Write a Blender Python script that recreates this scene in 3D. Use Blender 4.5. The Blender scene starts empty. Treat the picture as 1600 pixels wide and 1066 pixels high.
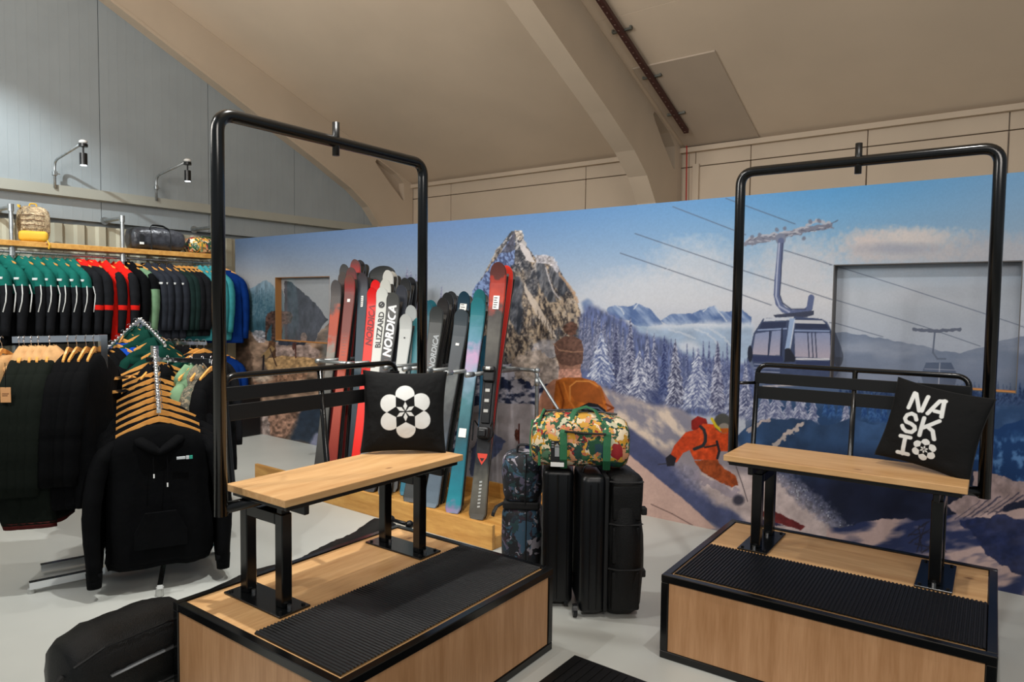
import bpy, bmesh, math, random
import numpy as np
from mathutils import Vector, Matrix
from mathutils.geometry import tessellate_polygon

random.seed(7)
PI = math.pi
SC = bpy.context.scene
COL = SC.collection

# ------------------------------------------------------------------ camera, world, lights, exposure
cam_d = bpy.data.cameras.new('camera')
cam = bpy.data.objects.new('camera', cam_d); COL.objects.link(cam)
cam_d.sensor_width = 36.0
cam_d.lens = 24.245
cam_d.clip_start = 0.05
PITCH, ROLL = 0.0524, 0.0126
_f = Vector((0, math.cos(PITCH), -math.sin(PITCH))); _u = Vector((0, math.sin(PITCH), math.cos(PITCH))); _r = Vector((1, 0, 0))
_R = _r*math.cos(ROLL) + _u*math.sin(ROLL); _U = -_r*math.sin(ROLL) + _u*math.cos(ROLL)
cam.matrix_world = Matrix(((_R.x, _U.x, -_f.x, 0), (_R.y, _U.y, -_f.y, 0), (_R.z, _U.z, -_f.z, 1.6612), (0, 0, 0, 1)))
SC.camera = cam

MA = -0.6478                                   # heading of the mural wall
MU = Vector((math.cos(MA), math.sin(MA), 0)); MN = Vector((math.sin(MA), -math.cos(MA), 0))
MO = Vector((-3.587, 8.941, 0))                # foot of the mural's left end
def M(s, d, z=0.0): return MO + MU*s + MN*d + Vector((0, 0, z))

w = bpy.data.worlds.new('world'); SC.world = w; w.use_nodes = True
w.node_tree.nodes['Background'].inputs[0].default_value = (0.86, 0.94, 1.0, 1)
w.node_tree.nodes['Background'].inputs[1].default_value = 0.31

def lamp(kind, loc, target, power, color, size=0.3, angle=None, size_y=None):
    l = bpy.data.lights.new('lamp', kind); l.energy = power; l.color = color
    if kind == 'AREA':
        l.shape = 'RECTANGLE'; l.size = size; l.size_y = size_y or size
    elif kind == 'SPOT':
        l.spot_size = angle; l.spot_blend = 0.6; l.shadow_soft_size = size
    else: l.shadow_soft_size = size
    o = bpy.data.objects.new(kind.lower()+'_light', l); COL.objects.link(o)
    o.location = loc
    o.rotation_euler = (Vector(target)-Vector(loc)).to_track_quat('-Z', 'Y').to_euler()
    return o
# ceiling spots of the shop (above and behind the camera), wall washer on the gable, unseen area lights added to brighten the roof
lamp('SPOT', M(6.0, 3.0, 4.4), M(3.3, 3.3, 0), 430, (.98, .97, .93), .04, 1.5)
lamp('SPOT', M(4.6, 2.7, 4.4), M(4.0, .2, 1.2), 185, (.98, .97, .94), .05, 2.0)
lamp('SPOT', M(8.0, 2.5, 4.4), M(7.5, .3, 1.2), 145, (.98, .96, .93), .05, 2.0)
lamp('SPOT', M(4.6, 5.6, 4.6), M(5.8, 3.2, .4), 225, (.98, .96, .92), .05, 1.5)
lamp('SPOT', M(1.5, 4.0, 4.45), M(-.35, 2.6, 2.2), 470, (.90, .98, 1.0), .04, 1.15)
lamp('AREA', M(3.6, 5.5, 3.6), M(2.8, .6, 5.2), 190, (1.0, .94, .87), 2.4, size_y=1.4)
lamp('AREA', M(9.6, 5.5, 3.6), M(8.0, .5, 5.0), 120, (1.0, .92, .84), 2.4, size_y=1.4)
SC.view_settings.view_transform = 'Standard'
SC.view_settings.look = 'None'
SC.view_settings.exposure = 0.0
SC.view_settings.gamma = 1.0
SC.view_settings.use_curve_mapping = False

# ------------------------------------------------------------------ materials
def lin(c):
    c = np.asarray(c, float)/255.0
    return np.where(c <= 0.04045, c/12.92, ((c+0.055)/1.055)**2.4)
def L3(c): return tuple(float(v) for v in lin(c))+(1.0,)
MATS = {}
def mat(name, col, rough=0.6, metal=0.0, noise=0.0, nscale=20.0, bump=0.0, bscale=60.0, stretch=(1, 1, 1), col2=None, coat=0.0, coords='Object', spec=0.5):
    if name in MATS: return MATS[name]
    m = bpy.data.materials.new(name); m.use_nodes = True
    nt = m.node_tree; b = nt.nodes['Principled BSDF']
    b.inputs['Base Color'].default_value = L3(col)
    b.inputs['Roughness'].default_value = rough; b.inputs['Metallic'].default_value = metal
    b.inputs['Specular IOR Level'].default_value = spec
    if coat: b.inputs['Coat Weight'].default_value = coat; b.inputs['Coat Roughness'].default_value = .08
    if noise or bump:
        tc = nt.nodes.new('ShaderNodeTexCoord'); mp = nt.nodes.new('ShaderNodeMapping')
        mp.inputs['Scale'].default_value = stretch
        nt.links.new(tc.outputs[coords], mp.inputs['Vector'])
    if noise:
        n = nt.nodes.new('ShaderNodeTexNoise'); n.inputs['Scale'].default_value = nscale; n.inputs['Detail'].default_value = 5
        r = nt.nodes.new('ShaderNodeValToRGB')
        c1 = lin(col); c2 = lin(col2) if col2 is not None else c1*(1-noise)
        r.color_ramp.elements[0].position = .32; r.color_ramp.elements[1].position = .68
        r.color_ramp.elements[0].color = tuple(c2)+(1,); r.color_ramp.elements[1].color = tuple(np.minimum(c1*(1+noise*.3), 1))+(1,)
        nt.links.new(mp.outputs[0], n.inputs['Vector']); nt.links.new(n.outputs[0], r.inputs[0]); nt.links.new(r.outputs[0], b.inputs['Base Color'])
    if bump:
        n2 = nt.nodes.new('ShaderNodeTexNoise'); n2.inputs['Scale'].default_value = bscale; n2.inputs['Detail'].default_value = 3
        bp = nt.nodes.new('ShaderNodeBump'); bp.inputs['Strength'].default_value = bump; bp.inputs['Distance'].default_value = .01
        nt.links.new(mp.outputs[0], n2.inputs['Vector']); nt.links.new(n2.outputs[0], bp.inputs['Height']); nt.links.new(bp.outputs[0], b.inputs['Normal'])
    MATS[name] = m; return m
def wood(name, base, dark, scale=(1.2, 14, 14), knots=True, rough=.45):
    m = bpy.data.materials.new(name); m.use_nodes = True; nt = m.node_tree; b = nt.nodes['Principled BSDF']
    tc = nt.nodes.new('ShaderNodeTexCoord'); mp = nt.nodes.new('ShaderNodeMapping'); mp.inputs['Scale'].default_value = scale
    n = nt.nodes.new('ShaderNodeTexNoise'); n.inputs['Scale'].default_value = 1.6; n.inputs['Detail'].default_value = 6; n.inputs['Distortion'].default_value = .6
    r = nt.nodes.new('ShaderNodeValToRGB'); r.color_ramp.elements[0].position = .3; r.color_ramp.elements[1].position = .66
    r.color_ramp.elements[0].color = L3(dark); r.color_ramp.elements[1].color = L3(base)
    n2 = nt.nodes.new('ShaderNodeTexNoise'); n2.inputs['Scale'].default_value = 9; n2.inputs['Detail'].default_value = 4
    mx = nt.nodes.new('ShaderNodeMixRGB'); mx.blend_type = 'MULTIPLY'; mx.inputs[0].default_value = .35
    r2 = nt.nodes.new('ShaderNodeValToRGB'); r2.color_ramp.elements[0].position = .35; r2.color_ramp.elements[0].color = (.72, .62, .5, 1); r2.color_ramp.elements[1].position = .6; r2.color_ramp.elements[1].color = (1, 1, 1, 1)
    L = nt.links.new
    L(tc.outputs['Object'], mp.inputs[0]); L(mp.outputs[0], n.inputs['Vector']); L(mp.outputs[0], n2.inputs['Vector'])
    L(n.outputs[0], r.inputs[0]); L(n2.outputs[0], r2.inputs[0]); L(r.outputs[0], mx.inputs[1]); L(r2.outputs[0], mx.inputs[2]); 
    last = mx.outputs[0]
    if knots:
        v = nt.nodes.new('ShaderNodeTexVoronoi'); v.inputs['Scale'].default_value = 1.7
        mp2 = nt.nodes.new('ShaderNodeMapping'); mp2.inputs['Scale'].default_value = (1.6, 3.2, 3.2)
        L(tc.outputs['Object'], mp2.inputs[0]); L(mp2.outputs[0], v.inputs['Vector'])
        r3 = nt.nodes.new('ShaderNodeValToRGB'); r3.color_ramp.elements[0].position = .03; r3.color_ramp.elements[0].color = (.28, .16, .09, 1); r3.color_ramp.elements[1].position = .075; r3.color_ramp.elements[1].color = (1, 1, 1, 1)
        m3 = nt.nodes.new('ShaderNodeMixRGB'); m3.blend_type = 'MULTIPLY'; m3.inputs[0].default_value = .8
        L(v.outputs['Distance'], r3.inputs[0]); L(last, m3.inputs[1]); L(r3.outputs[0], m3.inputs[2]); last = m3.outputs[0]
    L(last, b.inputs['Base Color']); b.inputs['Roughness'].default_value = rough
    MATS[name] = m; return m
def printed(name, palette, scale, rough=.75, smooth=False, distort=.25):
    """all-over printed cloth: coloured cells, several sizes mixed"""
    m = bpy.data.materials.new(name); m.use_nodes = True; nt = m.node_tree; b = nt.nodes['Principled BSDF']; L = nt.links.new
    tc = nt.nodes.new('ShaderNodeTexCoord')
    nz = nt.nodes.new('ShaderNodeTexNoise'); nz.inputs['Scale'].default_value = scale*.8; nz.inputs['Detail'].default_value = 3
    ad = nt.nodes.new('ShaderNodeMixRGB'); ad.blend_type = 'ADD'; ad.inputs[0].default_value = distort
    L(tc.outputs['Object'], nz.inputs['Vector']); L(tc.outputs['Object'], ad.inputs[1]); L(nz.outputs['Color'], ad.inputs[2])
    outs = []
    for sc_ in (scale, scale*2.3):
        v = nt.nodes.new('ShaderNodeTexVoronoi'); v.inputs['Scale'].default_value = sc_
        L(ad.outputs[0], v.inputs['Vector'])
        sp = nt.nodes.new('ShaderNodeSeparateColor'); L(v.outputs['Color'], sp.inputs[0])
        r = nt.nodes.new('ShaderNodeValToRGB'); r.color_ramp.interpolation = 'CONSTANT'
        els = r.color_ramp.elements
        for i, c in enumerate(palette):
            e = els[i] if i < 2 else els.new(i/len(palette))
            e.position = i/len(palette); e.color = L3(c)
        L(sp.outputs[0], r.inputs[0]); outs.append((r.outputs[0], sp.outputs[1]))
    st = nt.nodes.new('ShaderNodeMath'); st.operation = 'GREATER_THAN'; st.inputs[1].default_value = .52
    L(outs[0][1], st.inputs[0])
    mx = nt.nodes.new('ShaderNodeMixRGB'); L(st.outputs[0], mx.inputs[0]); L(outs[0][0], mx.inputs[1]); L(outs[1][0], mx.inputs[2])
    L(mx.outputs[0], b.inputs['Base Color']); b.inputs['Roughness'].default_value = rough
    MATS[name] = m; return m
def zgrad(name, stops, rough=.3, constant=False, noise=0.0, axis=2):
    """colour running along an object's long axis (0..1 of its own length)"""
    m = bpy.data.materials.new(name); m.use_nodes = True; nt = m.node_tree; b = nt.nodes['Principled BSDF']; L = nt.links.new
    tc = nt.nodes.new('ShaderNodeTexCoord'); sp = nt.nodes.new('ShaderNodeSeparateXYZ'); r = nt.nodes.new('ShaderNodeValToRGB')
    if constant: r.color_ramp.interpolation = 'CONSTANT'
    els = r.color_ramp.elements
    for i, (p, c) in enumerate(stops):
        e = els[i] if i < 2 else els.new(p)
        e.position = p; e.color = L3(c)
    L(tc.outputs['Generated'], sp.inputs[0]); src = sp.outputs[axis]
    if noise:
        n = nt.nodes.new('ShaderNodeTexNoise'); n.inputs['Scale'].default_value = 14; n.inputs['Detail'].default_value = 4
        mm = nt.nodes.new('ShaderNodeMath'); mm.operation = 'MULTIPLY_ADD'; mm.inputs[1].default_value = noise; L(n.outputs[0], mm.inputs[0]); L(src, mm.inputs[2])
        m2 = nt.nodes.new('ShaderNodeMath'); m2.operation = 'SUBTRACT'; m2.inputs[1].default_value = noise*.5; L(mm.outputs[0], m2.inputs[0]); src = m2.outputs[0]
        L(tc.outputs['Object'], n.inputs['Vector'])
    L(src, r.inputs[0]); L(r.outputs[0], b.inputs['Base Color']); b.inputs['Roughness'].default_value = rough; b.inputs['Specular IOR Level'].default_value = .3
    MATS[name] = m; return m
def attr_mat(name, rough=.45, coat=0.0):
    m = bpy.data.materials.new(name); m.use_nodes = True; nt = m.node_tree; b = nt.nodes['Principled BSDF']
    a = nt.nodes.new('ShaderNodeVertexColor'); a.layer_name = 'print'
    nt.links.new(a.outputs[0], b.inputs['Base Color']); b.inputs['Roughness'].default_value = rough
    b.inputs['Specular IOR Level'].default_value = .22
    if coat: b.inputs['Coat Weight'].default_value = coat; b.inputs['Coat Roughness'].default_value = .03
    MATS[name] = m; return m

BLACK = mat('black_gloss_steel', (6, 7, 8), .2, noise=.2, nscale=8)
BLACKM = mat('black_satin_steel', (8, 9, 10), .36)
CHROME = mat('chrome', (225, 228, 232), .14, 1.0)
GALV = mat('galvanised_pipe', (172, 178, 180), .42, .85, noise=.25, nscale=30)
STEEL = mat('bolt_steel', (190, 190, 190), .3, 1.0)
OAK = wood('oak_veneer', (214, 172, 120), (194, 148, 97), (1.0, 9, 9))
OAKV = wood('oak_veneer_upright', (196, 150, 108), (176, 130, 88), (13, 13, .9), knots=False)
PINE = wood('pine_board', (214, 164, 88), (186, 132, 62), (1.6, 10, 10))
HANGW = wood('hanger_wood', (222, 162, 84), (205, 140, 66), (4, 20, 20), knots=False, rough=.35)
RUBBER = mat('ribbed_rubber', (15, 16, 18), .4, bump=.2, bscale=300, spec=.35)
NYLON = mat('black_nylon', (9, 10, 11), .5, spec=.3, bump=.35, bscale=240)
PLAST = mat('black_hard_plastic', (9, 11, 14), .33, spec=.4, bump=.1, bscale=400)
WHITE = mat('white_card', (232, 232, 228), .6)

# ------------------------------------------------------------------ mesh helpers
def new_obj(name, me, m=None, parent=None, loc=None, rot=None):
    o = bpy.data.objects.new(name, me); COL.objects.link(o)
    if m is not None and hasattr(me, 'materials') and len(me.materials) == 0:
        for x in (m if isinstance(m, (list, tuple)) else [m]): me.materials.append(x)
    if parent: o.parent = parent
    if loc is not None: o.location = loc
    if rot is not None: o.rotation_euler = rot
    return o
def finish(bm, name, smooth=False):
    bmesh.ops.recalc_face_normals(bm, faces=bm.faces)
    me = bpy.data.meshes.new(name); bm.to_mesh(me); bm.free()
    if smooth: me.polygons.foreach_set('use_smooth', [True]*len(me.polygons))
    return me
def obj(name, bm, m, parent=None, smooth=False, loc=None, rot=None):
    return new_obj(name, finish(bm, name, smooth), m, parent, loc, rot)
def thing(name, label, cat, loc=(0, 0, 0), rz=0.0, group=None, rot=None):
    o = bpy.data.objects.new(name, None); COL.objects.link(o); o.empty_display_size = .1
    o.location = loc; o.rotation_euler = rot if rot else (0, 0, rz)
    return tag(o, label, cat, group)
def tag(o, label, cat, group=None):
    o['label'] = label; o['category'] = cat
    if group: o['group'] = group
    return o
def structure(o, label=None):
    o['kind'] = 'structure'
    if label: o['label'] = label
    return o
def B(): return bmesh.new()
def box(bm, lo, hi, bev=0.0, seg=2, mi=0, mtx=None):
    vs = [bm.verts.new((x, y, z)) for x in (lo[0], hi[0]) for y in (lo[1], hi[1]) for z in (lo[2], hi[2])]
    F = [(0, 1, 3, 2), (4, 6, 7, 5), (0, 4, 5, 1), (2, 3, 7, 6), (0, 2, 6, 4), (1, 5, 7, 3)]
    fs = [bm.faces.new([vs[i] for i in f]) for f in F]
    for f in fs: f.material_index = mi
    if bev:
        es = list({e for f in fs for e in f.edges})
        r = bmesh.ops.bevel(bm, geom=es, offset=bev, segments=seg, profile=.5, affect='EDGES')
        for f in r['faces']: f.material_index = mi
        vs = list({v for f in r['faces'] for v in f.verts} | {v for v in vs if v.is_valid})
    if mtx is not None: bmesh.ops.transform(bm, matrix=mtx, verts=[v for v in vs if v.is_valid])
    return vs
def frame_at(t):
    t = t.normalized(); a = Vector((0, 0, 1)) if abs(t.z) < .95 else Vector((1, 0, 0))
    u = t.cross(a).normalized(); return u, t.cross(u).normalized()
def fillet(pts, r, n=6):
    P = [Vector(p) for p in pts]; out = [P[0]]
    for a, b, c in zip(P, P[1:], P[2:]):
        d1 = (a-b); d2 = (c-b); rr = min(r, d1.length*.48, d2.length*.48)
        p1 = b+d1.normalized()*rr; p2 = b+d2.normalized()*rr
        for i in range(n+1):
            t = i/n; out.append(p1*(1-t)**2+b*2*t*(1-t)+p2*t*t)
    out.append(P[-1]); return out
def tube(bm, pts, r, n=10, cap=True, flat=1.0, mi=0):
    P = [Vector(p) for p in pts]; R = r if isinstance(r, (list, tuple)) else [r]*len(P)
    rings = []; u = None
    for i, p in enumerate(P):
        t = (P[min(i+1, len(P)-1)]-P[max(i-1, 0)])
        if u is None: u, v = frame_at(t)
        else:
            u = (u - t.normalized()*u.dot(t.normalized())).normalized(); v = t.normalized().cross(u)
        rings.append([bm.verts.new(p+u*math.cos(2*PI*k/n)*R[i]+v*math.sin(2*PI*k/n)*R[i]*flat) for k in range(n)])
    for a, b in zip(rings, rings[1:]):
        for k in range(n):
            f = bm.faces.new((a[k], a[(k+1) % n], b[(k+1) % n], b[k])); f.material_index = mi
    if cap:
        bm.faces.new(rings[0][::-1]).material_index = mi; bm.faces.new(rings[-1]).material_index = mi
    return rings
def loft(bm, rings, cap=True, mi=0, closed=True, mifn=None):
    RR = [[bm.verts.new(p) for p in r] for r in rings]; n = len(RR[0])
    for j, (a, b) in enumerate(zip(RR, RR[1:])):
        for k in range(n if closed else n-1):
            f = bm.faces.new((a[k], a[(k+1) % n], b[(k+1) % n], b[k])); f.material_index = mifn(j, k) if mifn else mi
    if cap:
        bm.faces.new(RR[0][::-1]).material_index = mifn(0, 0) if mifn else mi
        bm.faces.new(RR[-1]).material_index = mifn(len(RR)-2, 0) if mifn else mi
    return RR
def prism(bm, outline, a, b, axis=1, holes=(), mi=0):
    """outline of 2D points extruded between a and b along an axis (x=0,y=1,z=2)"""
    loops = [list(outline)]+[list(h) for h in holes]
    def p3(q, h):
        if axis == 0: return (h, q[0], q[1])
        if axis == 1: return (q[0], h, q[1])
        return (q[0], q[1], h)
    tri = tessellate_polygon([[Vector((q[0], q[1], 0)) for q in lp] for lp in loops])
    A = [bm.verts.new(p3(q, a)) for lp in loops for q in lp]; Bv = [bm.verts.new(p3(q, b)) for lp in loops for q in lp]
    for t in tri:
        for V in (A, Bv):
            try: bm.faces.new([V[i] for i in t]).material_index = mi
            except ValueError: pass
    k = 0
    for lp in loops:
        n = len(lp)
        for i in range(n):
            try: bm.faces.new((A[k+i], A[k+(i+1) % n], Bv[k+(i+1) % n], Bv[k+i])).material_index = mi
            except ValueError: pass
        k += n
def cyl(bm, c, r, h, axis=2, n=16, mi=0):
    c = Vector(c); a = Vector((0, 0, 0)); a[axis] = h/2
    tube(bm, [c-a, c+a], r, n, mi=mi)
def stuff(o):
    o['kind'] = 'stuff'; return o
def ball(bm, c, r, n=10, m=7, mi=0):
    rx, ry, rz = r if isinstance(r, (tuple, list)) else (r, r, r)
    rings = [[(c[0]+rx*math.sin(PI*(j+.02)/(m+.04))*math.cos(2*PI*k/n), c[1]+ry*math.sin(PI*(j+.02)/(m+.04))*math.sin(2*PI*k/n), c[2]+rz*math.cos(PI*(j+.02)/(m+.04))) for k in range(n)] for j in range(m+1)]
    loft(bm, rings, mi=mi)
ORD = ['first', 'second', 'third', 'fourth', 'fifth', 'sixth', 'seventh', 'eighth', 'ninth', 'tenth', 'eleventh', 'twelfth']
# ------------------------------------------------------------------ room shell
FLOOR = mat('grey_resin_floor', (190, 193, 188), .38, noise=.10, nscale=1.1, bump=.05, bscale=8)
PANEL = mat('grey_insulated_panel', (150, 158, 162), .5, noise=.05, nscale=3)
CLAD = mat('profiled_cladding_beige', (178, 174, 155), .5, noise=.08, nscale=4)
CEIL = mat('cream_ceiling_board', (216, 198, 176), .75, noise=.06, nscale=1.2)
CREAM = mat('cream_painted_board', (194, 177, 156), .75, noise=.07, nscale=1.4, bump=.04, bscale=12)
CREAMD = mat('cream_board_darker', (184, 168, 150), .7, noise=.05, nscale=2)
BEAMM = mat('pale_grey_beam', (160, 160, 150), .5, noise=.05, nscale=3)

bm = B(); box(bm, (-9, -4, -.12), (14, 16, 0)); structure(obj('floor', bm, FLOOR), 'pale grey resin shop floor')
def Mobj(name, bm, m, parent=None, smooth=False):
    """mesh given in mural coordinates: x = along the mural, y = depth behind it, z = up"""
    o = obj(name, bm, m, parent, smooth)
    if parent is None: o.location = MO; o.rotation_euler = (0, 0, MA)
    return o
EAVE, SLOPE, DB = 3.67, .387, -3.4
def ceil_z(d): return EAVE+SLOPE*(d-DB)
# left gable wall: smooth panels above, profiled sheet below, beam between
wl = bpy.data.objects.new('wall_left', None); COL.objects.link(wl); wl.location = MO; wl.rotation_euler = (0, 0, MA); structure(wl, 'grey insulated gable wall with profiled sheet below')
S0 = -.35
d = .15-1.3*3
edges = [-3.4]+[.15+1.3*k for k in range(-2, 7)]
for a, b_ in zip(edges, edges[1:]):
    bm = B(); g = .004
    prism(bm, [(-a-g, 2.55), (-b_+g, 2.55), (-b_+g, ceil_z(b_)+.02), (-a-g, ceil_z(a)+.02)], S0-.08, S0, axis=0)
    for k in range(1, 13):       # faint micro-ribs of the panel
        y = -a-(b_-a)*k/13
        box(bm, (S0, y-.0035, 2.56), (S0+.0012, y+.0035, ceil_z(a)-.02))
    Mobj('panel', bm, PANEL, wl)
bm = B(); box(bm, (S0-.14, -edges[-1], 0), (S0-.085, 3.4, 7.4)); Mobj('backing', bm, PANEL, wl)
bm = B(); y = -7.9; prof = []
while y < 3.4:
    prof += [(S0-.05, y), (S0-.05, y+.10), (S0-.015, y+.125), (S0-.015, y+.20), (S0-.05, y+.225)]; y += .225
loft(bm, [[(p[0], p[1], z) for p in prof] for z in (0, 2.5)], cap=False, closed=False)
Mobj('cladding_sheet', bm, CLAD, wl)
bm = B(); prism(bm, [(S0, 2.78), (S0+.1, 2.79), (S0+.1, 2.9), (S0, 2.9)], -7.9, 3.4, axis=1)
structure(Mobj('trim_1', bm, BEAMM), 'pale grey steel rail across the gable wall')
# rear eaves wall above the mural
wb = bpy.data.objects.new('wall_back', None); COL.objects.link(wb); wb.location = MO; wb.rotation_euler = (0, 0, MA); structure(wb, 'cream boarded side wall behind the mural')
seams = [-.35, .647, 3.18, 4.78, 5.47, 6.73, 7.98, 9.3, 11.0]
for a, b_ in zip(seams, seams[1:]):
    bm = B(); box(bm, (a+.006, 3.4, 0), (b_-.006, 3.46, 3.42), .004, 1)
    Mobj('panel', bm, CREAM, wb)
    bm = B(); box(bm, (a+.004, 3.4, 3.43), (b_-.004, 3.45, 3.66), .004, 1)
    Mobj('panel', bm, CREAM, wb)
bm = B(); box(bm, (-.45, 3.47, 0), (11, 3.55, 3.7)); Mobj('backing', bm, CREAMD, wb)
bm = B(); box(bm, (4.76, 3.36, 0), (4.84, 3.4, 3.45)); structure(Mobj('trim_2', bm, CREAM), 'cream batten on the side wall right of the roof rib')
bm = B(); box(bm, (-.35, 3.33, 3.6), (11, 3.4, 3.66)); structure(Mobj('trim_3', bm, CREAM), 'cream eaves moulding')
# ceiling
ce = bpy.data.objects.new('ceiling', None); COL.objects.link(ce); ce.location = MO; ce.rotation_euler = (0, 0, MA); structure(ce, 'sloping cream boarded ceiling')
def slope_slab(bm, s0, s1, d0, d1, off, th):
    n = 1/math.hypot(1, SLOPE)
    lo = [(s, -d_, ceil_z(d_)+off) for s in (s0, s1) for d_ in (d0, d1)]
    vs = [bm.verts.new(p) for p in lo]+[bm.verts.new((p[0], p[1], p[2]+th)) for p in lo]
    for f in ((0, 1, 3, 2), (4, 6, 7, 5), (0, 4, 5, 1), (2, 3, 7, 6), (0, 2, 6, 4), (1, 5, 7, 3)): bm.faces.new([vs[i] for i in f])
for i, (a, b_) in enumerate(((-.45, 4.5), (4.5, 11.5))):
    ds = [-3.45, 7.9] if i == 0 else [-3.45, -1.2, 1.25, 3.7, 7.9]
    for d0, d1 in zip(ds, ds[1:]):
        bm = B(); slope_slab(bm, a+.002, b_-.002, d0+.003, d1-.003, 0, .06); Mobj('panel', bm, CEIL, ce)
bm = B(); slope_slab(bm, 4.66, 5.577, -3.35, -1.895, -.018, .016)
o = Mobj('cover_board', bm, CREAMD, ce); o['label'] = 'darker square board fixed over the ceiling'
# portal frames: deep cased ribs that turn down into columns
def rib(s_a, s_b, name, label):
    low = [(7.9, 7.55), (5.0, 6.45), (3.0, 5.7), (1.43, 5.06), (.83, 4.78), (-.08, 4.36), (-.84, 4.01), (-1.47, 3.72), (-2.07, 3.42), (-2.40, 3.19), (-2.64, 2.91), (-2.78, 2.5), (-2.86, 2.0), (-2.88, 0)]
    outl = low+[(-3.38, 0), (-3.38, ceil_z(-3.38)-.003), (7.9, ceil_z(7.9)-.003)]
    outl = [(-p[0], p[1]) for p in outl]
    hole = [(2.58, 3.95), (2.66, 3.93), (3.0, 3.79), (3.17, 3.66), (3.19, 3.37), (3.14, 3.38), (2.85, 3.62), (2.60, 3.85), (2.55, 3.91)]
    bm = B(); prism(bm, outl, s_a, s_b, axis=0, holes=[hole]); o = Mobj(name, bm, CREAM); structure(o, label)
    bm = B(); pp = [(-p[0], p[1]) for p in low]
    rings = [[(s_a-.015, q[0]-.0, q[1]-.012), (s_b+.012, q[0], q[1]-.012), (s_b+.012, q[0], q[1]+.03), (s_a-.015, q[0], q[1]+.03)] for q in pp]
    loft(bm, rings)
    Mobj('flange', bm, CREAM, o)
    bm = B(); box(bm, (s_a+.02, 2.45, 3.3), (s_a+.03, 3.25, 3.97)); Mobj('web_plate', bm, CREAMD, o)
    return o
rib(-.349, -.2, 'trim_4', 'cream roof rib against the gable wall')
rib(4.38, 4.6, 'trim_5', 'cream roof rib curving down into a column')
# red and black cable tray under the ceiling, with brackets and a loose red cable
TRK = mat('dark_red_cable_tray', (74, 40, 36), .5, noise=.4, nscale=60)
t = thing('cable_tray', 'long dark red perforated cable tray running down the ceiling beside the roof rib', 'cable tray', MO, MA)
bm = B(); rail = [(4.82, 3.0-.0, ceil_z(-3.0)-.05), (4.82, -2.6, ceil_z(2.6)-.05)]
dv = (Vector(rail[1])-Vector(rail[0]))
def off(p, a, c): return (p[0]+a, p[1], p[2]+c)
loft(bm, [[off(p, -.03, -.025), off(p, .03, -.025), off(p, .03, .02), off(p, -.03, .02)] for p in rail]); obj('tray', bm, TRK, t)
bm = B()
for k in range(70):
    p = Vector(rail[0])+dv*(k+.5)/70; box(bm, (p.x-.006, p.y-.012, p.z-.0285), (p.x+.006, p.y+.012, p.z-.026))
stuff(obj('slots', bm, mat('pale_slots', (150, 130, 120), .6), t))
for dd in (-2.7, -2.05, -1.35, -.55, .3, 1.2):
    bm = B(); z = ceil_z(dd)-.03; box(bm, (4.71, -dd-.015, z-.008), (4.93, -dd+.015, z+.012)); box(bm, (4.71, -dd-.02, z), (4.73, -dd+.02, z+.028)); box(bm, (4.91, -dd-.02, z), (4.93, -dd+.02, z+.028)); obj('bracket', bm, mat('bracket_grey', (110, 112, 105), .4, .6), t)
REDC = mat('red_cable', (170, 40, 36), .5)
bm = B(); tube(bm, fillet([(4.82, 3.0, ceil_z(-3.0)-.05), (4.80, 3.28, 3.84), (4.86, 3.31, 3.80), (4.66, 3.32, 3.79), (4.69, 3.33, 3.66), (4.70, 3.33, 3.0), (4.70, 3.33, .5)], .03), .008, 6); o = Mobj('red_cable', bm, REDC); tag(o, 'thin red cable hanging down the cream side wall from the cable tray', 'cable')

# ------------------------------------------------------------------ the printed mural (artwork rasterised by the script on a fine grid)
HM = np.array([[41.77853022040622, -3.1436326081262975, 369.48053957488304], [-30.646804321598704, -122.43944176282491, 669.8849808466542], [-0.06683805048345474, -0.0058092938757755026, 1.0]])
def sz_to_art(s, z):
    w_ = HM[2, 0]*s+HM[2, 1]*z+1
    return (HM[0, 0]*s+HM[0, 1]*z+HM[0, 2])/w_, (HM[1, 0]*s+HM[1, 1]*z+HM[1, 2])/w_
_rs = np.random.RandomState(3)
_T = _rs.rand(256, 256)
def vnoise(x, y):
    xi = np.floor(x).astype(int); yi = np.floor(y).astype(int); fx = x-xi; fy = y-yi
    fx = fx*fx*(3-2*fx); fy = fy*fy*(3-2*fy)
    a = _T[xi & 255, yi & 255]; b = _T[(xi+1) & 255, yi & 255]; c = _T[xi & 255, (yi+1) & 255]; e = _T[(xi+1) & 255, (yi+1) & 255]
    return (a*(1-fx)+b*fx)*(1-fy)+(c*(1-fx)+e*fx)*fy
def fbm(x, y, sc, octv=4, seed=0):
    v = 0; a = .5; tot = 0
    for i in range(octv):
        v = v+a*vnoise(x/sc+seed*17.3+i*5.1, y/sc+seed*9.7+i*3.3); tot += a; a *= .5; sc = sc/2
    return v/tot
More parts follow.
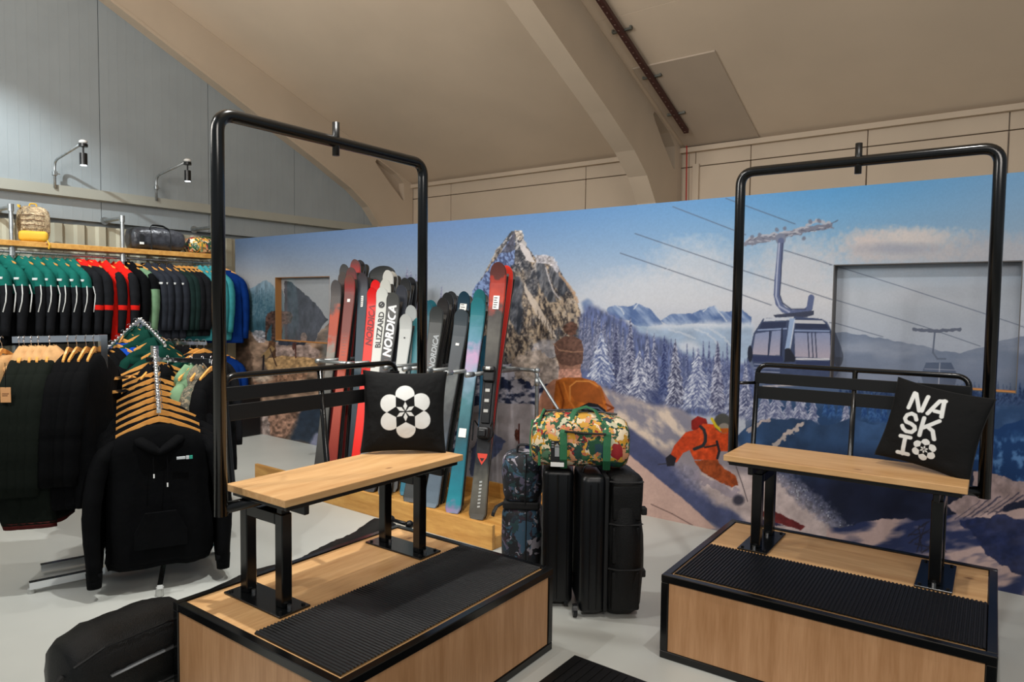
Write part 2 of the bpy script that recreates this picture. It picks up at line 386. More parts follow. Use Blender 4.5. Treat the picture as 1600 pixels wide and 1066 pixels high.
class Art:
    def __init__(self, U, V):
        self.U = U; self.V = V; self.C = np.zeros(U.shape+(3,))
    def put(self, m, col):
        m = np.clip(m, 0, 1)[..., None]; col = np.asarray(col, float)
        self.C = self.C*(1-m)+col*m
    def sub(self, x0, y0, x1, y1):
        idx = np.nonzero((self.U > x0) & (self.U < x1) & (self.V > y0) & (self.V < y1))
        return idx
    def inpoly(self, x, y, pts):
        ins = np.zeros(x.shape, bool); n = len(pts)
        for i in range(n):
            x0, y0 = pts[i]; x1, y1 = pts[(i+1) % n]
            if y0 == y1: continue
            c = ((y0 > y) != (y1 > y)) & (x < (x1-x0)*(y-y0)/(y1-y0)+x0)
            ins ^= c
        return ins
    def poly(self, pts, col, alpha=1.0, rough=0.0, rs=6, tex=0.0, ts=8, seed=0, colfn=None, stretch=(1, 1), soft=0):
        xs = [p[0] for p in pts]; ys = [p[1] for p in pts]; e = rough+1+soft
        idx = self.sub(min(xs)-e, min(ys)-e, max(xs)+e, max(ys)+e)
        if idx[0].size == 0: return
        x = self.U[idx]; y = self.V[idx]
        xx, yy = x, y
        if rough:
            xx = x+(fbm(x, y, rs, 3, seed+1)-.5)*2*rough; yy = y+(fbm(x, y, rs, 3, seed+2)-.5)*2*rough
        m = np.zeros(x.shape)
        if soft:
            for k in range(18): r_ = soft*math.sqrt((k+.5)/18); m += self.inpoly(xx+r_*math.cos(k*2.4), yy+r_*math.sin(k*2.4), pts)/18
        else:
            for ox, oy in ((-.3, -.3), (.3, -.1), (-.1, .3), (.3, .3)): m += self.inpoly(xx+ox, yy+oy, pts)*.25
        m *= alpha
        c = np.broadcast_to(np.asarray(col, float), x.shape+(3,)).copy() if colfn is None else colfn(x, y)
        if tex: c = c*(1+tex*2*(fbm(x/stretch[0], y/stretch[1], ts, 4, seed)-.5))[..., None]
        self.C[idx] = self.C[idx]*(1-m[..., None])+c*m[..., None]
    def line(self, pts, w, col, alpha=1.0, rough=0, fade=None):
        for (x0, y0), (x1, y1) in zip(pts, pts[1:]):
            idx = self.sub(min(x0, x1)-w-2, min(y0, y1)-w-2, max(x0, x1)+w+2, max(y0, y1)+w+2)
            if idx[0].size == 0: continue
            x = self.U[idx]; y = self.V[idx]; dx = x1-x0; dy = y1-y0; L2 = dx*dx+dy*dy+1e-9
            if rough: x = x+(fbm(x, y, 5, 2, 5)-.5)*rough; y = y+(fbm(x, y, 5, 2, 6)-.5)*rough
            t = np.clip(((x-x0)*dx+(y-y0)*dy)/L2, 0, 1); dd = np.hypot(x-x0-t*dx, y-y0-t*dy)
            m = np.clip(w/2+.5-dd, 0, 1)*alpha*min(1, w/.8 if w < .8 else 1)
            self.C[idx] = self.C[idx]*(1-m[..., None])+np.asarray(col, float)*m[..., None]
    def ell(self, c, r, col, alpha=1.0, soft=.15, tex=0, rough=0):
        e = 1.4
        idx = self.sub(c[0]-r[0]*e, c[1]-r[1]*e, c[0]+r[0]*e, c[1]+r[1]*e)
        if idx[0].size == 0: return
        x = self.U[idx]; y = self.V[idx]
        q = np.hypot((x-c[0])/r[0], (y-c[1])/r[1])
        if rough: q = q+(fbm(x, y, 6, 3, 4)-.5)*rough
        m = np.clip((1-q)/soft+.5, 0, 1)*alpha
        cc = np.asarray(col, float)*(1+(tex*2*(fbm(x, y, 4, 3, 2)-.5) if tex else 0))[..., None] if tex else np.asarray(col, float)
        self.C[idx] = self.C[idx]*(1-m[..., None])+cc*m[..., None]
    def tree(self, x0, yt, yb, w, dark=(62, 68, 92), snow=(186, 190, 208), seed=0):
        idx = self.sub(x0-w*1.2, yt-3, x0+w*1.2, yb+3)
        if idx[0].size == 0: return
        x = self.U[idx]; y = self.V[idx]; t = np.clip((y-yt)/(yb-yt), 0, 1)
        dx = np.abs(x-x0); sd = np.where(x > x0, 0, 40.0)
        br = vnoise((y-dx*.75)/2.6+seed, dx/9+sd+seed)
        hw = w*(t**.9)*(.55+.6*br)+.6
        m = np.clip((hw-dx)*.8+.3, 0, 1)*np.clip((yb-y)/10+.4*fbm(x, y, 4, 2, 3), 0, 1)*(y >= yt)
        st = vnoise((y-dx*.9)/1.9+seed*3, dx/4+sd+seed)*.6+fbm(x, y, 2.6, 3, seed)*.55
        k = np.clip((st-.38)*2.1+.28*(dx/np.maximum(hw, 1)-.4)-(x-x0)/w*.16, 0, 1)
        c = np.asarray(dark, float)*(1-k[..., None])+np.asarray(snow, float)*k[..., None]
        self.C[idx] = self.C[idx]*(1-m[..., None])+c*m[..., None]
def Q(pts, ox, oy, sc): return [(ox+p[0]/sc, oy+p[1]/sc) for p in pts]
def lerpc(t, a, b): return np.asarray(a, float)*(1-t[..., None])+np.asarray(b, float)*t[..., None]
def paint(U, V):
    A = Art(U, V); f = fbm
    # sky
    yt = 407-.0868*U
    xs = [360, 700, 1000, 1300, 1600, 2300]
    top = np.stack([np.interp(U, xs, [c[i] for c in ((112, 140, 180), (112, 146, 196), (92, 146, 200), (84, 152, 206), (104, 150, 190), (104, 150, 190))]) for i in range(3)], -1)
    bot = np.stack([np.interp(U, xs, [c[i] for c in ((176, 178, 182), (190, 198, 206), (206, 210, 220), (206, 208, 214), (176, 182, 192), (176, 182, 192))]) for i in range(3)], -1)
    yh = np.interp(U, xs, [430, 470, 470, 460, 450, 450])
    t = np.clip((V-yt)/(yh-yt), 0, 1)**1.15
    A.C = top*(1-t[..., None])+bot*t[..., None]
    n = f(U, V*2.2, 90, 5, 1)
    A.put(np.clip((n-.5)*2.2, 0, 1)*np.clip((V-340)/80, 0, 1)*np.clip((U-900)/300, 0, 1)*.7, (214, 212, 218))
    for c, r, col in (((1395, 378), (70, 20), (210, 200, 196)), ((1440, 372), (60, 14), (214, 204, 200)), ((1350, 385), (28, 22), (214, 200, 196)), ((1560, 395), (90, 26), (178, 176, 182)), ((1420, 398), (100, 14), (190, 186, 190)), ((1250, 420), (60, 40), (204, 204, 210)), ((1090, 420), (60, 40), (200, 206, 216)), ((1030, 455), (90, 30), (208, 212, 220))):
        A.ell(c, r, col, .75, 1.1, rough=.9)
    A.ell((1400, 388), (55, 8), (140, 150, 172), .5, 1.2, rough=.6)
    # haze and far ranges
    A.put(np.clip((V-470)/60, 0, 1)*np.clip((U-900)/60, 0, 1), (188, 194, 208))
    fr = lambda p: Q(p, 900, 460, 4.846)
    def blu(x, y):
        g = f(x-y*.8, y*.5, 9, 4, 3)
        return lerpc(np.clip((g-.40)*3, 0, 1), (84, 110, 160), (150, 170, 204))
    A.poly(fr([(40, 60), (90, 30), (130, 60), (120, 120), (60, 130)]), (96, 122, 168), .8, soft=3)
    A.poly(fr([(230, 120), (260, 92), (300, 84), (340, 92), (400, 92), (440, 78), (470, 68), (500, 88), (560, 108), (600, 150), (640, 200), (660, 225), (600, 240), (480, 250), (440, 230), (400, 200), (330, 190), (250, 150)]), (0, 0, 0), rough=1.5, colfn=blu)
    A.poly(fr([(640, 200), (720, 152), (880, 146), (940, 120), (1000, 96), (1050, 90), (1090, 130), (1150, 132), (1190, 128), (1260, 118), (1330, 170), (1330, 230), (1180, 240), (1060, 230), (880, 222), (700, 240)]), (0, 0, 0), rough=1.5, colfn=blu)
    for pl in ([(300, 84), (340, 110), (360, 150)], [(470, 70), (440, 110)], [(600, 150), (640, 195)], [(1050, 92), (1100, 150), (1140, 205)], [(1000, 98), (960, 130)]): A.line(fr(pl), 2.2, (206, 214, 226), .8, rough=2)
    A.poly(fr([(400, 240), (1340, 230), (1340, 520), (300, 520)]), (160, 180, 206), rough=2, soft=5, tex=.10, ts=20, stretch=(1, .6))
    for pl in ([(900, 260), (1000, 300), (1080, 380)], [(1000, 250), (1120, 330), (1180, 400)], [(700, 270), (800, 290), (900, 340)]): A.line(fr(pl), 3, (206, 214, 226), .6, rough=4)
    A.poly(fr([(540, 232), (700, 222), (860, 225), (1000, 205), (1340, 215), (1340, 250), (900, 262), (560, 262)]), (214, 220, 230), .85, rough=2, soft=6)
    A.poly(fr([(760, 380), (840, 350), (900, 360), (960, 420), (800, 440)]), (212, 218, 230), .8, soft=6)
    A.poly(fr([(90, 40), (140, 10), (220, 40), (240, 130), (140, 140)]), (200, 208, 222), .6, soft=9)
    A.poly([(1165, 560), (1185, 520), (1310, 520), (1420, 540), (1500, 552), (1620, 520), (2300, 500), (2300, 900), (1165, 900)], (96, 108, 134), rough=6, rs=30, tex=.18, ts=50, seed=5, stretch=(2.5, 1))
    A.put(np.clip((f(U, V*2.5, 60, 5, 9)-.45)*3.2, 0, 1)*np.clip(1-np.abs(V-548)/45, 0, 1)*(U > 1300)*.6, (168, 174, 192))
    A.put(np.clip((V-590)/50, 0, 1)*np.clip((U-1170)/30, 0, 1), (44, 72, 112))
    A.put(np.clip((f(U, V, 22, 5, 11)-.47)*4, 0, 1)*np.clip((V-600)/40, 0, 1)*(U > 1170)*.45, (82, 112, 158))
    # distant dark forest edge right
    for k in range(46):
        x = 1310+k*7.2+_T[k, 3]*6
        A.tree(x, 596+_T[k, 5]*10, 628+_T[k, 7]*8, 5+_T[k, 9]*3, (28, 48, 86), (70, 92, 132), k)
    # the left landscape
    lf = lambda p: Q(p, 340, 400, 6.6636)
    def teal(x, y):
        g = f(x*2.6, y*.55, 7, 4, 3); h = np.clip((y-440)/70, 0, 1)
        return lerpc(h, (140, 164, 180), (58, 92, 106))*(.72+.56*g[..., None])
    A.poly(lf([(160, 380), (200, 365), (300, 362), (400, 310), (470, 262), (515, 250), (560, 290), (600, 330), (660, 500), (660, 950), (160, 950)]), (0, 0, 0), rough=1.5, rs=4, colfn=teal)
    for k in range(13): A.tree(367+k*2.4, 453+_T[k, 2]*7, 500, 3.2, (40, 66, 76), (74, 104, 114), 20+k)
    for k in range(10): A.tree(396+k*3.2, 449+_T[k, 12]*8, 500, 3.0, (64, 100, 118), (110, 140, 154), 40+k)
    A.poly(lf([(165, 480), (240, 500), (330, 600), (380, 760), (330, 800), (165, 760)]), (46, 70, 78), .7, soft=3, tex=.35, ts=5)
    A.poly([(366, 700), (366, 530), (372, 502), (384, 512), (396, 524), (420, 533), (450, 536), (480, 536), (490, 520), (510, 500), (530, 478), (560, 470), (620, 500), (640, 700)], (138, 114, 96), rough=3, tex=.7, ts=10, seed=4, stretch=(1.4, .8))
    for a_, b_ in (((505, 520), (545, 470)), ((515, 530), (560, 480)), ((500, 530), (530, 500))): A.line([a_, b_], 2.2, (166, 144, 122), .6, rough=4)
    A.poly([(366, 540), (376, 506), (386, 520), (398, 590), (402, 640), (392, 690), (366, 690)], (74, 58, 48), .85, rough=4, tex=.75, ts=6, seed=12, soft=2)
    A.poly([(430, 535), (448, 534), (484, 540), (500, 548), (498, 560), (432, 556), (410, 550)], (168, 148, 142), .8, rough=3, tex=.6, ts=5)
    A.poly(lf([(360, 820), (400, 780), (460, 770), (500, 800), (500, 900), (420, 905)]), (176, 168, 172), .8, rough=3, tex=.7, ts=3)
    A.poly([(410, 562), (440, 556), (490, 560), (498, 574), (420, 580)], (186, 150, 104), .85, rough=2, tex=.5, ts=4)
    A.poly([(392, 586), (480, 578), (480, 592), (396, 602)], (150, 112, 88), .7, rough=2, tex=.8, ts=3)
    A.ell((410, 591), (16, 7), (184, 168, 150), .75, .7, tex=.6)
    A.poly(lf([(632, 262), (670, 262), (715, 275), (800, 350), (960, 495), (1085, 670), (1000, 760), (965, 880), (900, 930), (632, 930)]), (52, 56, 68), rough=2, tex=.55, ts=7, seed=6, stretch=(.7, 1.4))
    A.poly([(392, 700), (394, 655), (430, 630), (470, 636), (474, 655), (462, 672), (440, 690), (430, 700)], (152, 118, 100), .95, rough=3, tex=.75, ts=4, seed=7)
    A.poly([(393, 690), (396, 655), (410, 645), (420, 650), (424, 690)], (172, 156, 150), .85, rough=3, tex=.7, ts=4)
    A.poly([(470, 640), (500, 628), (530, 650), (540, 720), (500, 715), (484, 692), (452, 688)], (46, 58, 74), rough=3, rs=12, tex=.25, soft=4)
    A.poly([(484, 694), (494, 676), (508, 676), (560, 700), (600, 730), (560, 735), (488, 706)], (146, 150, 176), rough=2, tex=.15, soft=3)
    A.poly([(500, 520), (528, 480), (560, 480), (560, 720), (520, 720)], (110, 118, 122), .7, rough=5, tex=.4, ts=14, soft=5)
    A.poly(lf([(500, 640), (520, 600), (560, 575), (600, 570), (700, 585), (720, 640), (700, 700), (620, 720), (600, 880), (560, 890), (560, 700), (520, 780), (510, 880), (495, 870)]), (78, 58, 52), rough=1.2, tex=.7, ts=3)
    A.poly(lf([(540, 880), (600, 890), (610, 1066), (585, 1066), (560, 960), (500, 1060), (450, 1066), (520, 960)]), (92, 66, 48), rough=1, tex=.5, ts=3)
    A.poly([(417, 561), (430, 545), (424, 540), (408, 556)], (170, 140, 96), .8); A.line([(422, 545), (432, 572)], 2, (60, 44, 38)); A.line([(412, 556), (411, 578)], 3, (34, 32, 36))
    A.poly(lf([(800, 830), (815, 805), (855, 805), (872, 840), (868, 905), (820, 905), (800, 880)]), (120, 100, 92), rough=.8, tex=.6, ts=2.5)
    A.poly(lf([(780, 905), (820, 905), (820, 1066), (806, 1066), (800, 960), (790, 1000), (775, 960)]), (88, 56, 50), rough=.6, tex=.4, ts=3)
    # the big peak
    pk = [(700, 640), (728, 520), (742, 470), (746, 446), (760, 422), (772, 396), (790, 372), (800, 362), (809, 360), (818, 372), (826, 390), (836, 402), (850, 398), (862, 404), (872, 418), (884, 440), (900, 466), (912, 500), (914, 540), (905, 600), (890, 660), (700, 660)]
    def rock(x, y):
        a = f(x-.35*y, y*.34, 3.6, 5, 21); r1 = 1-np.abs(2*f(x+.25*y, y*.32, 7, 4, 22)-1); g = f(x, y, 2.6, 3, 23)
        k = np.clip((a-.5)*3.0+.5+(g-.5)*1.3-(r1-.85)*1.6, 0, 1)
        c = lerpc(k, (62, 58, 60), (196, 176, 152))
        sh = np.clip((f(x+20, y*.6, 26, 3, 24)-.52)*6, 0, 1)
        c = lerpc(sh*.75, c, np.asarray(lerpc(np.clip((g-.4)*3, 0, 1), (50, 56, 68), (96, 102, 116))))
        sn = np.clip((f(x+y*.5, y*.7, 6, 4, 27)-.56)*12, 0, 1)*np.clip((500-y)/120, .25, 1)
        return lerpc(sn*.8, c, (212, 208, 208))
    A.poly(pk, (120, 105, 95), rough=2.2, rs=5, colfn=rock, seed=5)
    pz = lambda p: Q(p, 700, 340, 4.846)
    def bluef(x, y):
        g = f(x*1.1-y*.5, y*.7+x*.3, 3, 4, 28); return lerpc(np.clip((g-.38)*5, 0, 1), (76, 88, 126), (138, 162, 210))
    A.poly(pz([(500, 110), (505, 200), (500, 350), (470, 380), (430, 420), (340, 700), (180, 700), (180, 560), (260, 460), (350, 330), (420, 240)]), (0, 0, 0), rough=2, rs=5, colfn=bluef)
    A.poly(pz([(500, 108), (430, 230), (400, 270), (470, 270), (500, 240), (512, 150)]), (84, 82, 92), .8, rough=2, tex=.6, ts=3)
    def slate(x, y):
        g = f(x+y*.25, y*.35, 4, 4, 29); return lerpc(np.clip((g-.35)*2.6, 0, 1), (44, 50, 62), (116, 120, 130))
    A.poly(pz([(500, 450), (545, 440), (565, 500), (560, 640), (575, 760), (540, 900), (480, 800), (430, 700), (470, 540)]), (0, 0, 0), .9, rough=2, colfn=slate, soft=2)
    A.poly(pz([(665, 340), (720, 330), (740, 380), (770, 460), (800, 560), (830, 640), (760, 640), (700, 540), (675, 440)]), (0, 0, 0), .85, rough=2, colfn=slate, soft=1.5)
    A.poly(pz([(760, 360), (830, 380), (890, 500), (900, 560), (860, 600), (800, 520), (770, 430)]), (0, 0, 0), .85, rough=2, colfn=slate, soft=1.5)
    A.poly(pz([(535, 190), (570, 200), (620, 260), (655, 330), (650, 345), (610, 330), (560, 260)]), (222, 216, 216), .9, rough=2, rs=4)
    A.poly(pz([(505, 95), (560, 100), (575, 140), (540, 180), (515, 150)]), (196, 184, 172), .8, rough=1.5, tex=.7, ts=2)
    A.poly(pz([(660, 290), (730, 280), (800, 300), (840, 380), (830, 420), (770, 360), (700, 345), (668, 340)]), (186, 184, 192), .85, rough=2, rs=4, tex=.5, ts=3)
    A.poly(pz([(575, 480), (610, 560), (680, 650), (740, 760), (800, 860), (830, 930), (780, 880), (700, 780), (620, 650), (580, 560)]), (214, 200, 186), .9, rough=1.6, rs=4)
    A.line(pz([(740, 380), (770, 480), (800, 560), (850, 620)]), 2.2, (200, 196, 200), .8, rough=2)
    A.line(pz([(840, 420), (900, 500), (950, 570), (985, 640)]), 4, (196, 160, 128), .7, rough=4)
    for k in range(16): A.line(pz([(570+k*22, 700+(k*37) % 90), (560+k*23, 800+(k*53) % 110)]), 1.6, (56, 48, 46), .55, rough=3)
    A.poly(pz([(640, 960), (720, 930), (790, 920), (830, 960), (820, 1066), (640, 1066)]), (206, 204, 212), .75, rough=3, tex=.3, ts=4, soft=2)
    # snow apron and dark rocks under the peak
    A.poly([(700, 700), (730, 610), (760, 560), (800, 572), (830, 592), (868, 560), (900, 600), (900, 720), (700, 720)], (84, 96, 136), rough=7, rs=14, seed=31, colfn=lambda x, y: lerpc(np.clip((f(x, y*1.5, 10, 5, 32)-.42)*5, 0, 1), (44, 52, 80), (200, 200, 216)))
    A.poly([(800, 562), (835, 545), (872, 566), (880, 600), (840, 604), (806, 590)], (200, 184, 172), .85, rough=7, tex=.4, ts=5, seed=33)
    A.poly([(700, 760), (720, 650), (760, 625), (820, 632), (870, 640), (900, 660), (900, 840), (700, 830)], (190, 184, 190), rough=7, rs=25, seed=34, tex=.22, ts=24)
    A.poly([(735, 700), (770, 672), (790, 690), (770, 715), (750, 745), (735, 745)], (74, 88, 132), .8, rough=8, rs=14, tex=.3)
    # pine forest under snow
    A.poly([(905, 500), (915, 478), (930, 478), (950, 490), (975, 500), (1000, 520), (1040, 532), (1080, 560), (1130, 560), (1180, 575), (1180, 650), (1060, 650), (930, 630), (900, 600)], (92, 104, 146), rough=3, rs=10, tex=.4, ts=5, seed=41, stretch=(.5, 1.8), soft=5)
    rr = random.Random(5); DK, SN = (72, 80, 116), (198, 202, 222)
    for k in range(16): A.tree(908+k*4.6+rr.random()*3, 480+k*2.0+rr.random()*14, 580, 6, (84, 92, 122), (160, 164, 190), 50+k)
    for k in range(22): A.tree(1000+k*8+rr.random()*4, 524+rr.random()*26+k*.6, 632, 7, (70, 80, 124), (140, 150, 184), 90+k)
    for (x, a, b_, w_, dk, sn) in ((962, 507, 622, 10, (52, 58, 92), (130, 136, 170)), (985, 497, 630, 14, (58, 64, 98), (190, 194, 216)), (1011, 514, 620, 8, DK, SN), (1022, 520, 624, 9, DK, SN), (1038, 524, 622, 9, (48, 58, 104), (110, 124, 168)),
            (972, 552, 626, 13, DK, SN), (939, 518, 604, 25, (90, 104, 150), (222, 228, 242)), (999, 548, 634, 24, (88, 96, 132), (224, 228, 242)), (1055, 530, 638, 16, (66, 70, 100), (204, 208, 226)), (1090, 542, 642, 25, (98, 108, 150), (222, 228, 242)), (1121, 532, 650, 15, (70, 74, 108), (198, 202, 222)), (1146, 556, 652, 16, (80, 88, 124), (176, 182, 206)), (1165, 570, 655, 13, DK, SN)):
        A.tree(x, a, b_, w_*1.15, dk, sn, int(x))
    A.poly([(1010, 612), (1030, 606), (1038, 640), (1014, 640)], (46, 58, 104), .6, soft=5)
    for (x, a, b_, w_) in ((1195, 614, 662, 22), (1213, 600, 662, 18), (1250, 614, 662, 20), (1270, 618, 664, 12), (1175, 622, 660, 14), (1322, 624, 672, 12), (1232, 616, 660, 12)):
        A.tree(x, a, b_, w_, (96, 104, 140), (192, 196, 216), int(x))
    for (x, a, b_, w_) in ((1350, 618, 655, 6), (1362, 612, 660, 7), (1382, 622, 664, 8), (1395, 628, 670, 6), (1290, 622, 652, 7), (1300, 618, 655, 7), (1312, 622, 655, 6), (1372, 620, 660, 6)):
        A.tree(x, a, b_, w_, (34, 68, 124), (70, 110, 164), int(x))
    # right hand blue hills, valley and lit snow
    A.poly([(1150, 690), (1180, 662), (1235, 650), (1280, 664), (1330, 655), (1400, 668), (1480, 690), (2300, 720), (2300, 900), (1150, 900)], (34, 46, 76), rough=7, rs=30, tex=.3, ts=34, seed=61, colfn=lambda x, y: lerpc(np.clip((y-690)/70, 0, 1), (54, 82, 122), (30, 36, 58)))
    A.poly([(1400, 640), (1420, 640), (1480, 660), (1560, 668), (1620, 650), (2300, 640), (2300, 770), (1620, 770), (1540, 740), (1480, 720), (1400, 700)], (24, 62, 116), .9, rough=9, rs=30, colfn=lambda x, y: lerpc(np.clip((f(x, y, 10, 5, 62)-.5)*5*np.clip((y-670)/30, 0, 1), 0, 1), (22, 58, 108), (88, 132, 186)), seed=62)
    A.line([(1205, 700), (1228, 680), (1252, 664)], 7, (206, 190, 182), .9, rough=9)
    A.line([(1170, 672), (1190, 660), (1200, 655)], 6, (206, 186, 178), .8, rough=8)
    # snow field with the skier's powder
    A.poly([(900, 640), (925, 600), (960, 612), (1010, 632), (1060, 640), (1090, 655), (1150, 690), (1180, 740), (1240, 760), (1300, 815), (1340, 850), (1330, 1000), (880, 900)], (150, 142, 150), rough=4, rs=24, tex=.10, ts=26, seed=71, soft=5)
    def powder(x, y):
        g = f(x-y*.9, y*.6+x*.4, 16, 5, 72); return lerpc(np.clip((g-.36)*3.2, 0, 1), (140, 138, 154), (232, 212, 194))
    A.poly([(930, 606), (955, 614), (1000, 628), (1060, 640), (1082, 660), (1074, 700), (1040, 702), (1000, 690), (962, 660), (935, 630)], (0, 0, 0), .95, rough=4, rs=12, colfn=powder, soft=7, seed=3)
    A.poly([(926, 640), (960, 652), (1010, 690), (1060, 730), (1090, 760), (1150, 800), (1210, 850), (1140, 838), (1080, 800), (1030, 760), (980, 715), (926, 680)], (74, 82, 120), .95, rough=3, rs=30, tex=.12, soft=3)
    A.poly([(1040, 716), (1080, 730), (1110, 752), (1160, 790), (1120, 790), (1070, 760)], (140, 136, 156), .7, rough=3, tex=.3, ts=5, soft=6)
    A.poly([(960, 690), (985, 712), (1030, 750), (1075, 786), (1118, 826), (1060, 830), (880, 830), (880, 700)], (212, 178, 166), .97, rough=1, tex=.05, soft=1.2)
    A.poly([(1085, 740), (1120, 730), (1160, 740), (1220, 742), (1270, 790), (1330, 838), (1330, 860), (1180, 836), (1150, 800), (1120, 790)], (202, 184, 182), .95, rough=6, rs=14, tex=.2, ts=14, seed=73, soft=6)
    A.poly([(1200, 738), (1240, 740), (1290, 785), (1330, 825), (1320, 850), (1280, 812), (1240, 775)], (104, 106, 128), .75, rough=8, rs=7, tex=.5, ts=4, seed=74, soft=5)
    A.line([(1017, 788), (1050, 803), (1082, 821)], 1.4, (88, 66, 66), .8)
    idx = A.sub(1195, 730, 1350, 860)
    if idx[0].size:
        x = A.U[idx]; y = A.V[idx]
        sp = np.clip((vnoise(x/1.9, y/1.9)-.80)*9, 0, 1)*np.clip(1-np.abs((y-735)-(x-1200)*.78)/26, 0, 1)
        A.C[idx] = A.C[idx]*(1-sp[..., None])+np.array((214, 220, 232.))*sp[..., None]
    # near right foreground drifts
    def drift(x, y):
        return lerpc(np.clip((f(x*.5+y*.5, y*1.4, 30, 4, 81)-.42)*4.5, 0, 1), (46, 56, 94), (196, 170, 166))
    A.poly([(1290, 830), (1350, 814), (1420, 812), (1490, 806), (1560, 800), (1640, 790), (2300, 760), (2300, 1100), (1500, 960), (1290, 880)], (0, 0, 0), rough=5, rs=20, colfn=drift, seed=82)
    A.poly([(1500, 812), (1560, 806), (1620, 820), (1700, 900), (1600, 900), (1540, 870)], (34, 44, 82), .9, rough=9, rs=20, tex=.3)
    A.poly([(1520, 735), (1555, 742), (1600, 752), (2300, 800), (2300, 840), (1600, 778), (1560, 800), (1500, 808), (1478, 790), (1520, 770)], (170, 148, 146), .95, rough=5, rs=14, tex=.2)
    for k in range(7): A.line([(1492+k*13, 812+k*-2), (1514+k*15, 796+k*-3), (1532+k*15, 782+k*-3)], 1+k % 3, (46, 46, 70), .7, rough=2.5)
    for a, b_ in (((1418, 838), (1452, 814)), ((1420, 848), (1470, 818)), ((1432, 862), (1448, 815)), ((1420, 836), (1462, 832)), ((1430, 850), (1478, 862)), ((1441, 864), (1470, 845)), ((1436, 822), (1440, 862))):
        A.line([a, b_], 2, (40, 38, 50), .85, rough=3)
    # cables
    CB = (74, 84, 104)
    for pl in ([(992, 365), (1145.8, 417.7), (1296, 467), (1441, 511), (1530, 542)], [(969, 395.6), (1145.8, 455.8), (1205, 477)], [(1296, 504), (1376, 527)], [(1051, 323), (1165, 367)], [(1225, 391), (1296, 413), (1401, 446), (1536, 490), (1620, 518)], [(1134, 310), (1242, 350)]):
        A.line(pl, 1.3, CB, .85)
    # gondola
    gz = lambda p: Q(p, 1060, 200, 2.961)
    A.line(gz([(310, 535), (400, 515), (490, 495), (600, 470), (700, 452)]), 9, (122, 126, 144), 1, rough=5)
    A.line(gz([(310, 520), (420, 495), (540, 478), (640, 430), (700, 440)]), 4, (176, 178, 190), .9, rough=6)
    for k in range(34):
        x = 315+k*12; y = 528-(x-310)*.19+_T[k, 40]*26-13; A.line(gz([(x, y), (x+16+_T[k, 41]*10, y-14+_T[k, 42]*22)]), 1.5, ((84, 86, 104), (190, 190, 200), (120, 122, 140))[k % 3], .8, rough=2)
    for p in ((455, 470), (490, 465), (610, 435), (650, 430), (690, 455), (340, 505), (375, 495), (580, 510)): A.ell(gz([p])[0], (3.0, 3.4), (110, 112, 130), .8, .5, rough=1.2)
    gq = lambda p: Q(p, 1160, 320, 3.553)
    A.ell(gq([(212, 190)])[0], (8, 9), (120, 128, 150)); 
    for pl, w_, c_ in (([(214, 200), (206, 300), (194, 420), (190, 500), (200, 548), (228, 582), (275, 602), (350, 594), (372, 575), (382, 515)], 9.5, (92, 104, 142)), ([(204, 215), (192, 380), (186, 510), (206, 565), (260, 596)], 2.4, (170, 178, 204)), ([(222, 215), (214, 380), (206, 500), (222, 545), (270, 580), (350, 580)], 2, (58, 66, 96))): A.line(gq(pl), w_, c_)
    A.poly(gq([(172, 612), (396, 588), (396, 612), (350, 625), (180, 625)]), (60, 66, 88))
    A.poly(gq([(115, 632), (290, 620), (440, 634), (470, 652), (495, 700), (530, 790), (538, 850), (515, 940), (480, 985), (130, 1000), (80, 940), (50, 860), (42, 810), (62, 715)]), (64, 76, 108), tex=.1)
    A.poly(gq([(120, 632), (285, 622), (285, 640), (118, 648)]), (196, 202, 214)); A.poly(gq([(292, 640), (445, 642), (462, 662), (292, 658)]), (196, 198, 206))
    A.poly(gq([(108, 655), (245, 650), (240, 680), (92, 690)]), (44, 54, 84)); A.poly(gq([(296, 662), (466, 664), (480, 690), (292, 690)]), (46, 54, 82))
    A.line(gq([(86, 696), (245, 688)]), 1.8, (150, 168, 206)); A.line(gq([(292, 698), (482, 702)]), 1.8, (150, 168, 206))
    for pl in ([(72, 716), (150, 704), (140, 836), (54, 830)], [(164, 702), (214, 698), (206, 836), (148, 836)], [(290, 712), (486, 712), (490, 852), (292, 846)]): A.poly(gq(pl), (0, 0, 0), .97, colfn=lambda x, y: lerpc(np.clip((y-520)/35, 0, 1), (140, 152, 186), (176, 168, 184)))
    for x in (362, 384, 404): A.line(gq([(x, 712), (x+8, 850)]), 1.5, (40, 48, 74))
    A.line(gq([(152, 700), (142, 840)]), 1.6, (40, 48, 74)); A.line(gq([(220, 690), (214, 860)]), 2.4, (36, 44, 70))
    A.poly(gq([(262, 632), (292, 632), (282, 700), (262, 800), (236, 800), (250, 720)]), (150, 172, 208)); A.line(gq([(290, 640), (264, 800)]), 1.6, (206, 214, 230))
    A.poly(gq([(236, 800), (262, 796), (296, 850), (292, 872), (232, 874)]), (34, 38, 52)); A.line(gq([(300, 856), (480, 858)]), 3.2, (204, 204, 212))
    A.poly(gq([(52, 840), (225, 842), (225, 872), (62, 872)]), (48, 58, 96)); A.poly(gq([(296, 868), (510, 870), (508, 900), (296, 896)]), (50, 60, 96))
    for yy in (885, 905, 925, 945): A.line(gq([(66, yy), (205, yy+6)]), 1.2, (170, 178, 206), .8)
    A.ell(gq([(42, 828)])[0], (4, 13), (34, 40, 58)); A.ell(gq([(515, 850)])[0], (8, 15), (36, 38, 52)); A.poly(gq([(486, 700), (500, 710), (534, 800), (538, 850), (500, 850)]), (52, 58, 80))
    A.line([(1192, 604), (1290, 600)], 2.4, (206, 194, 192), .8)
    # second gondola
    A.line([(1424, 515), (1460, 518), (1498, 515)], 5, (78, 82, 102), 1, rough=3)
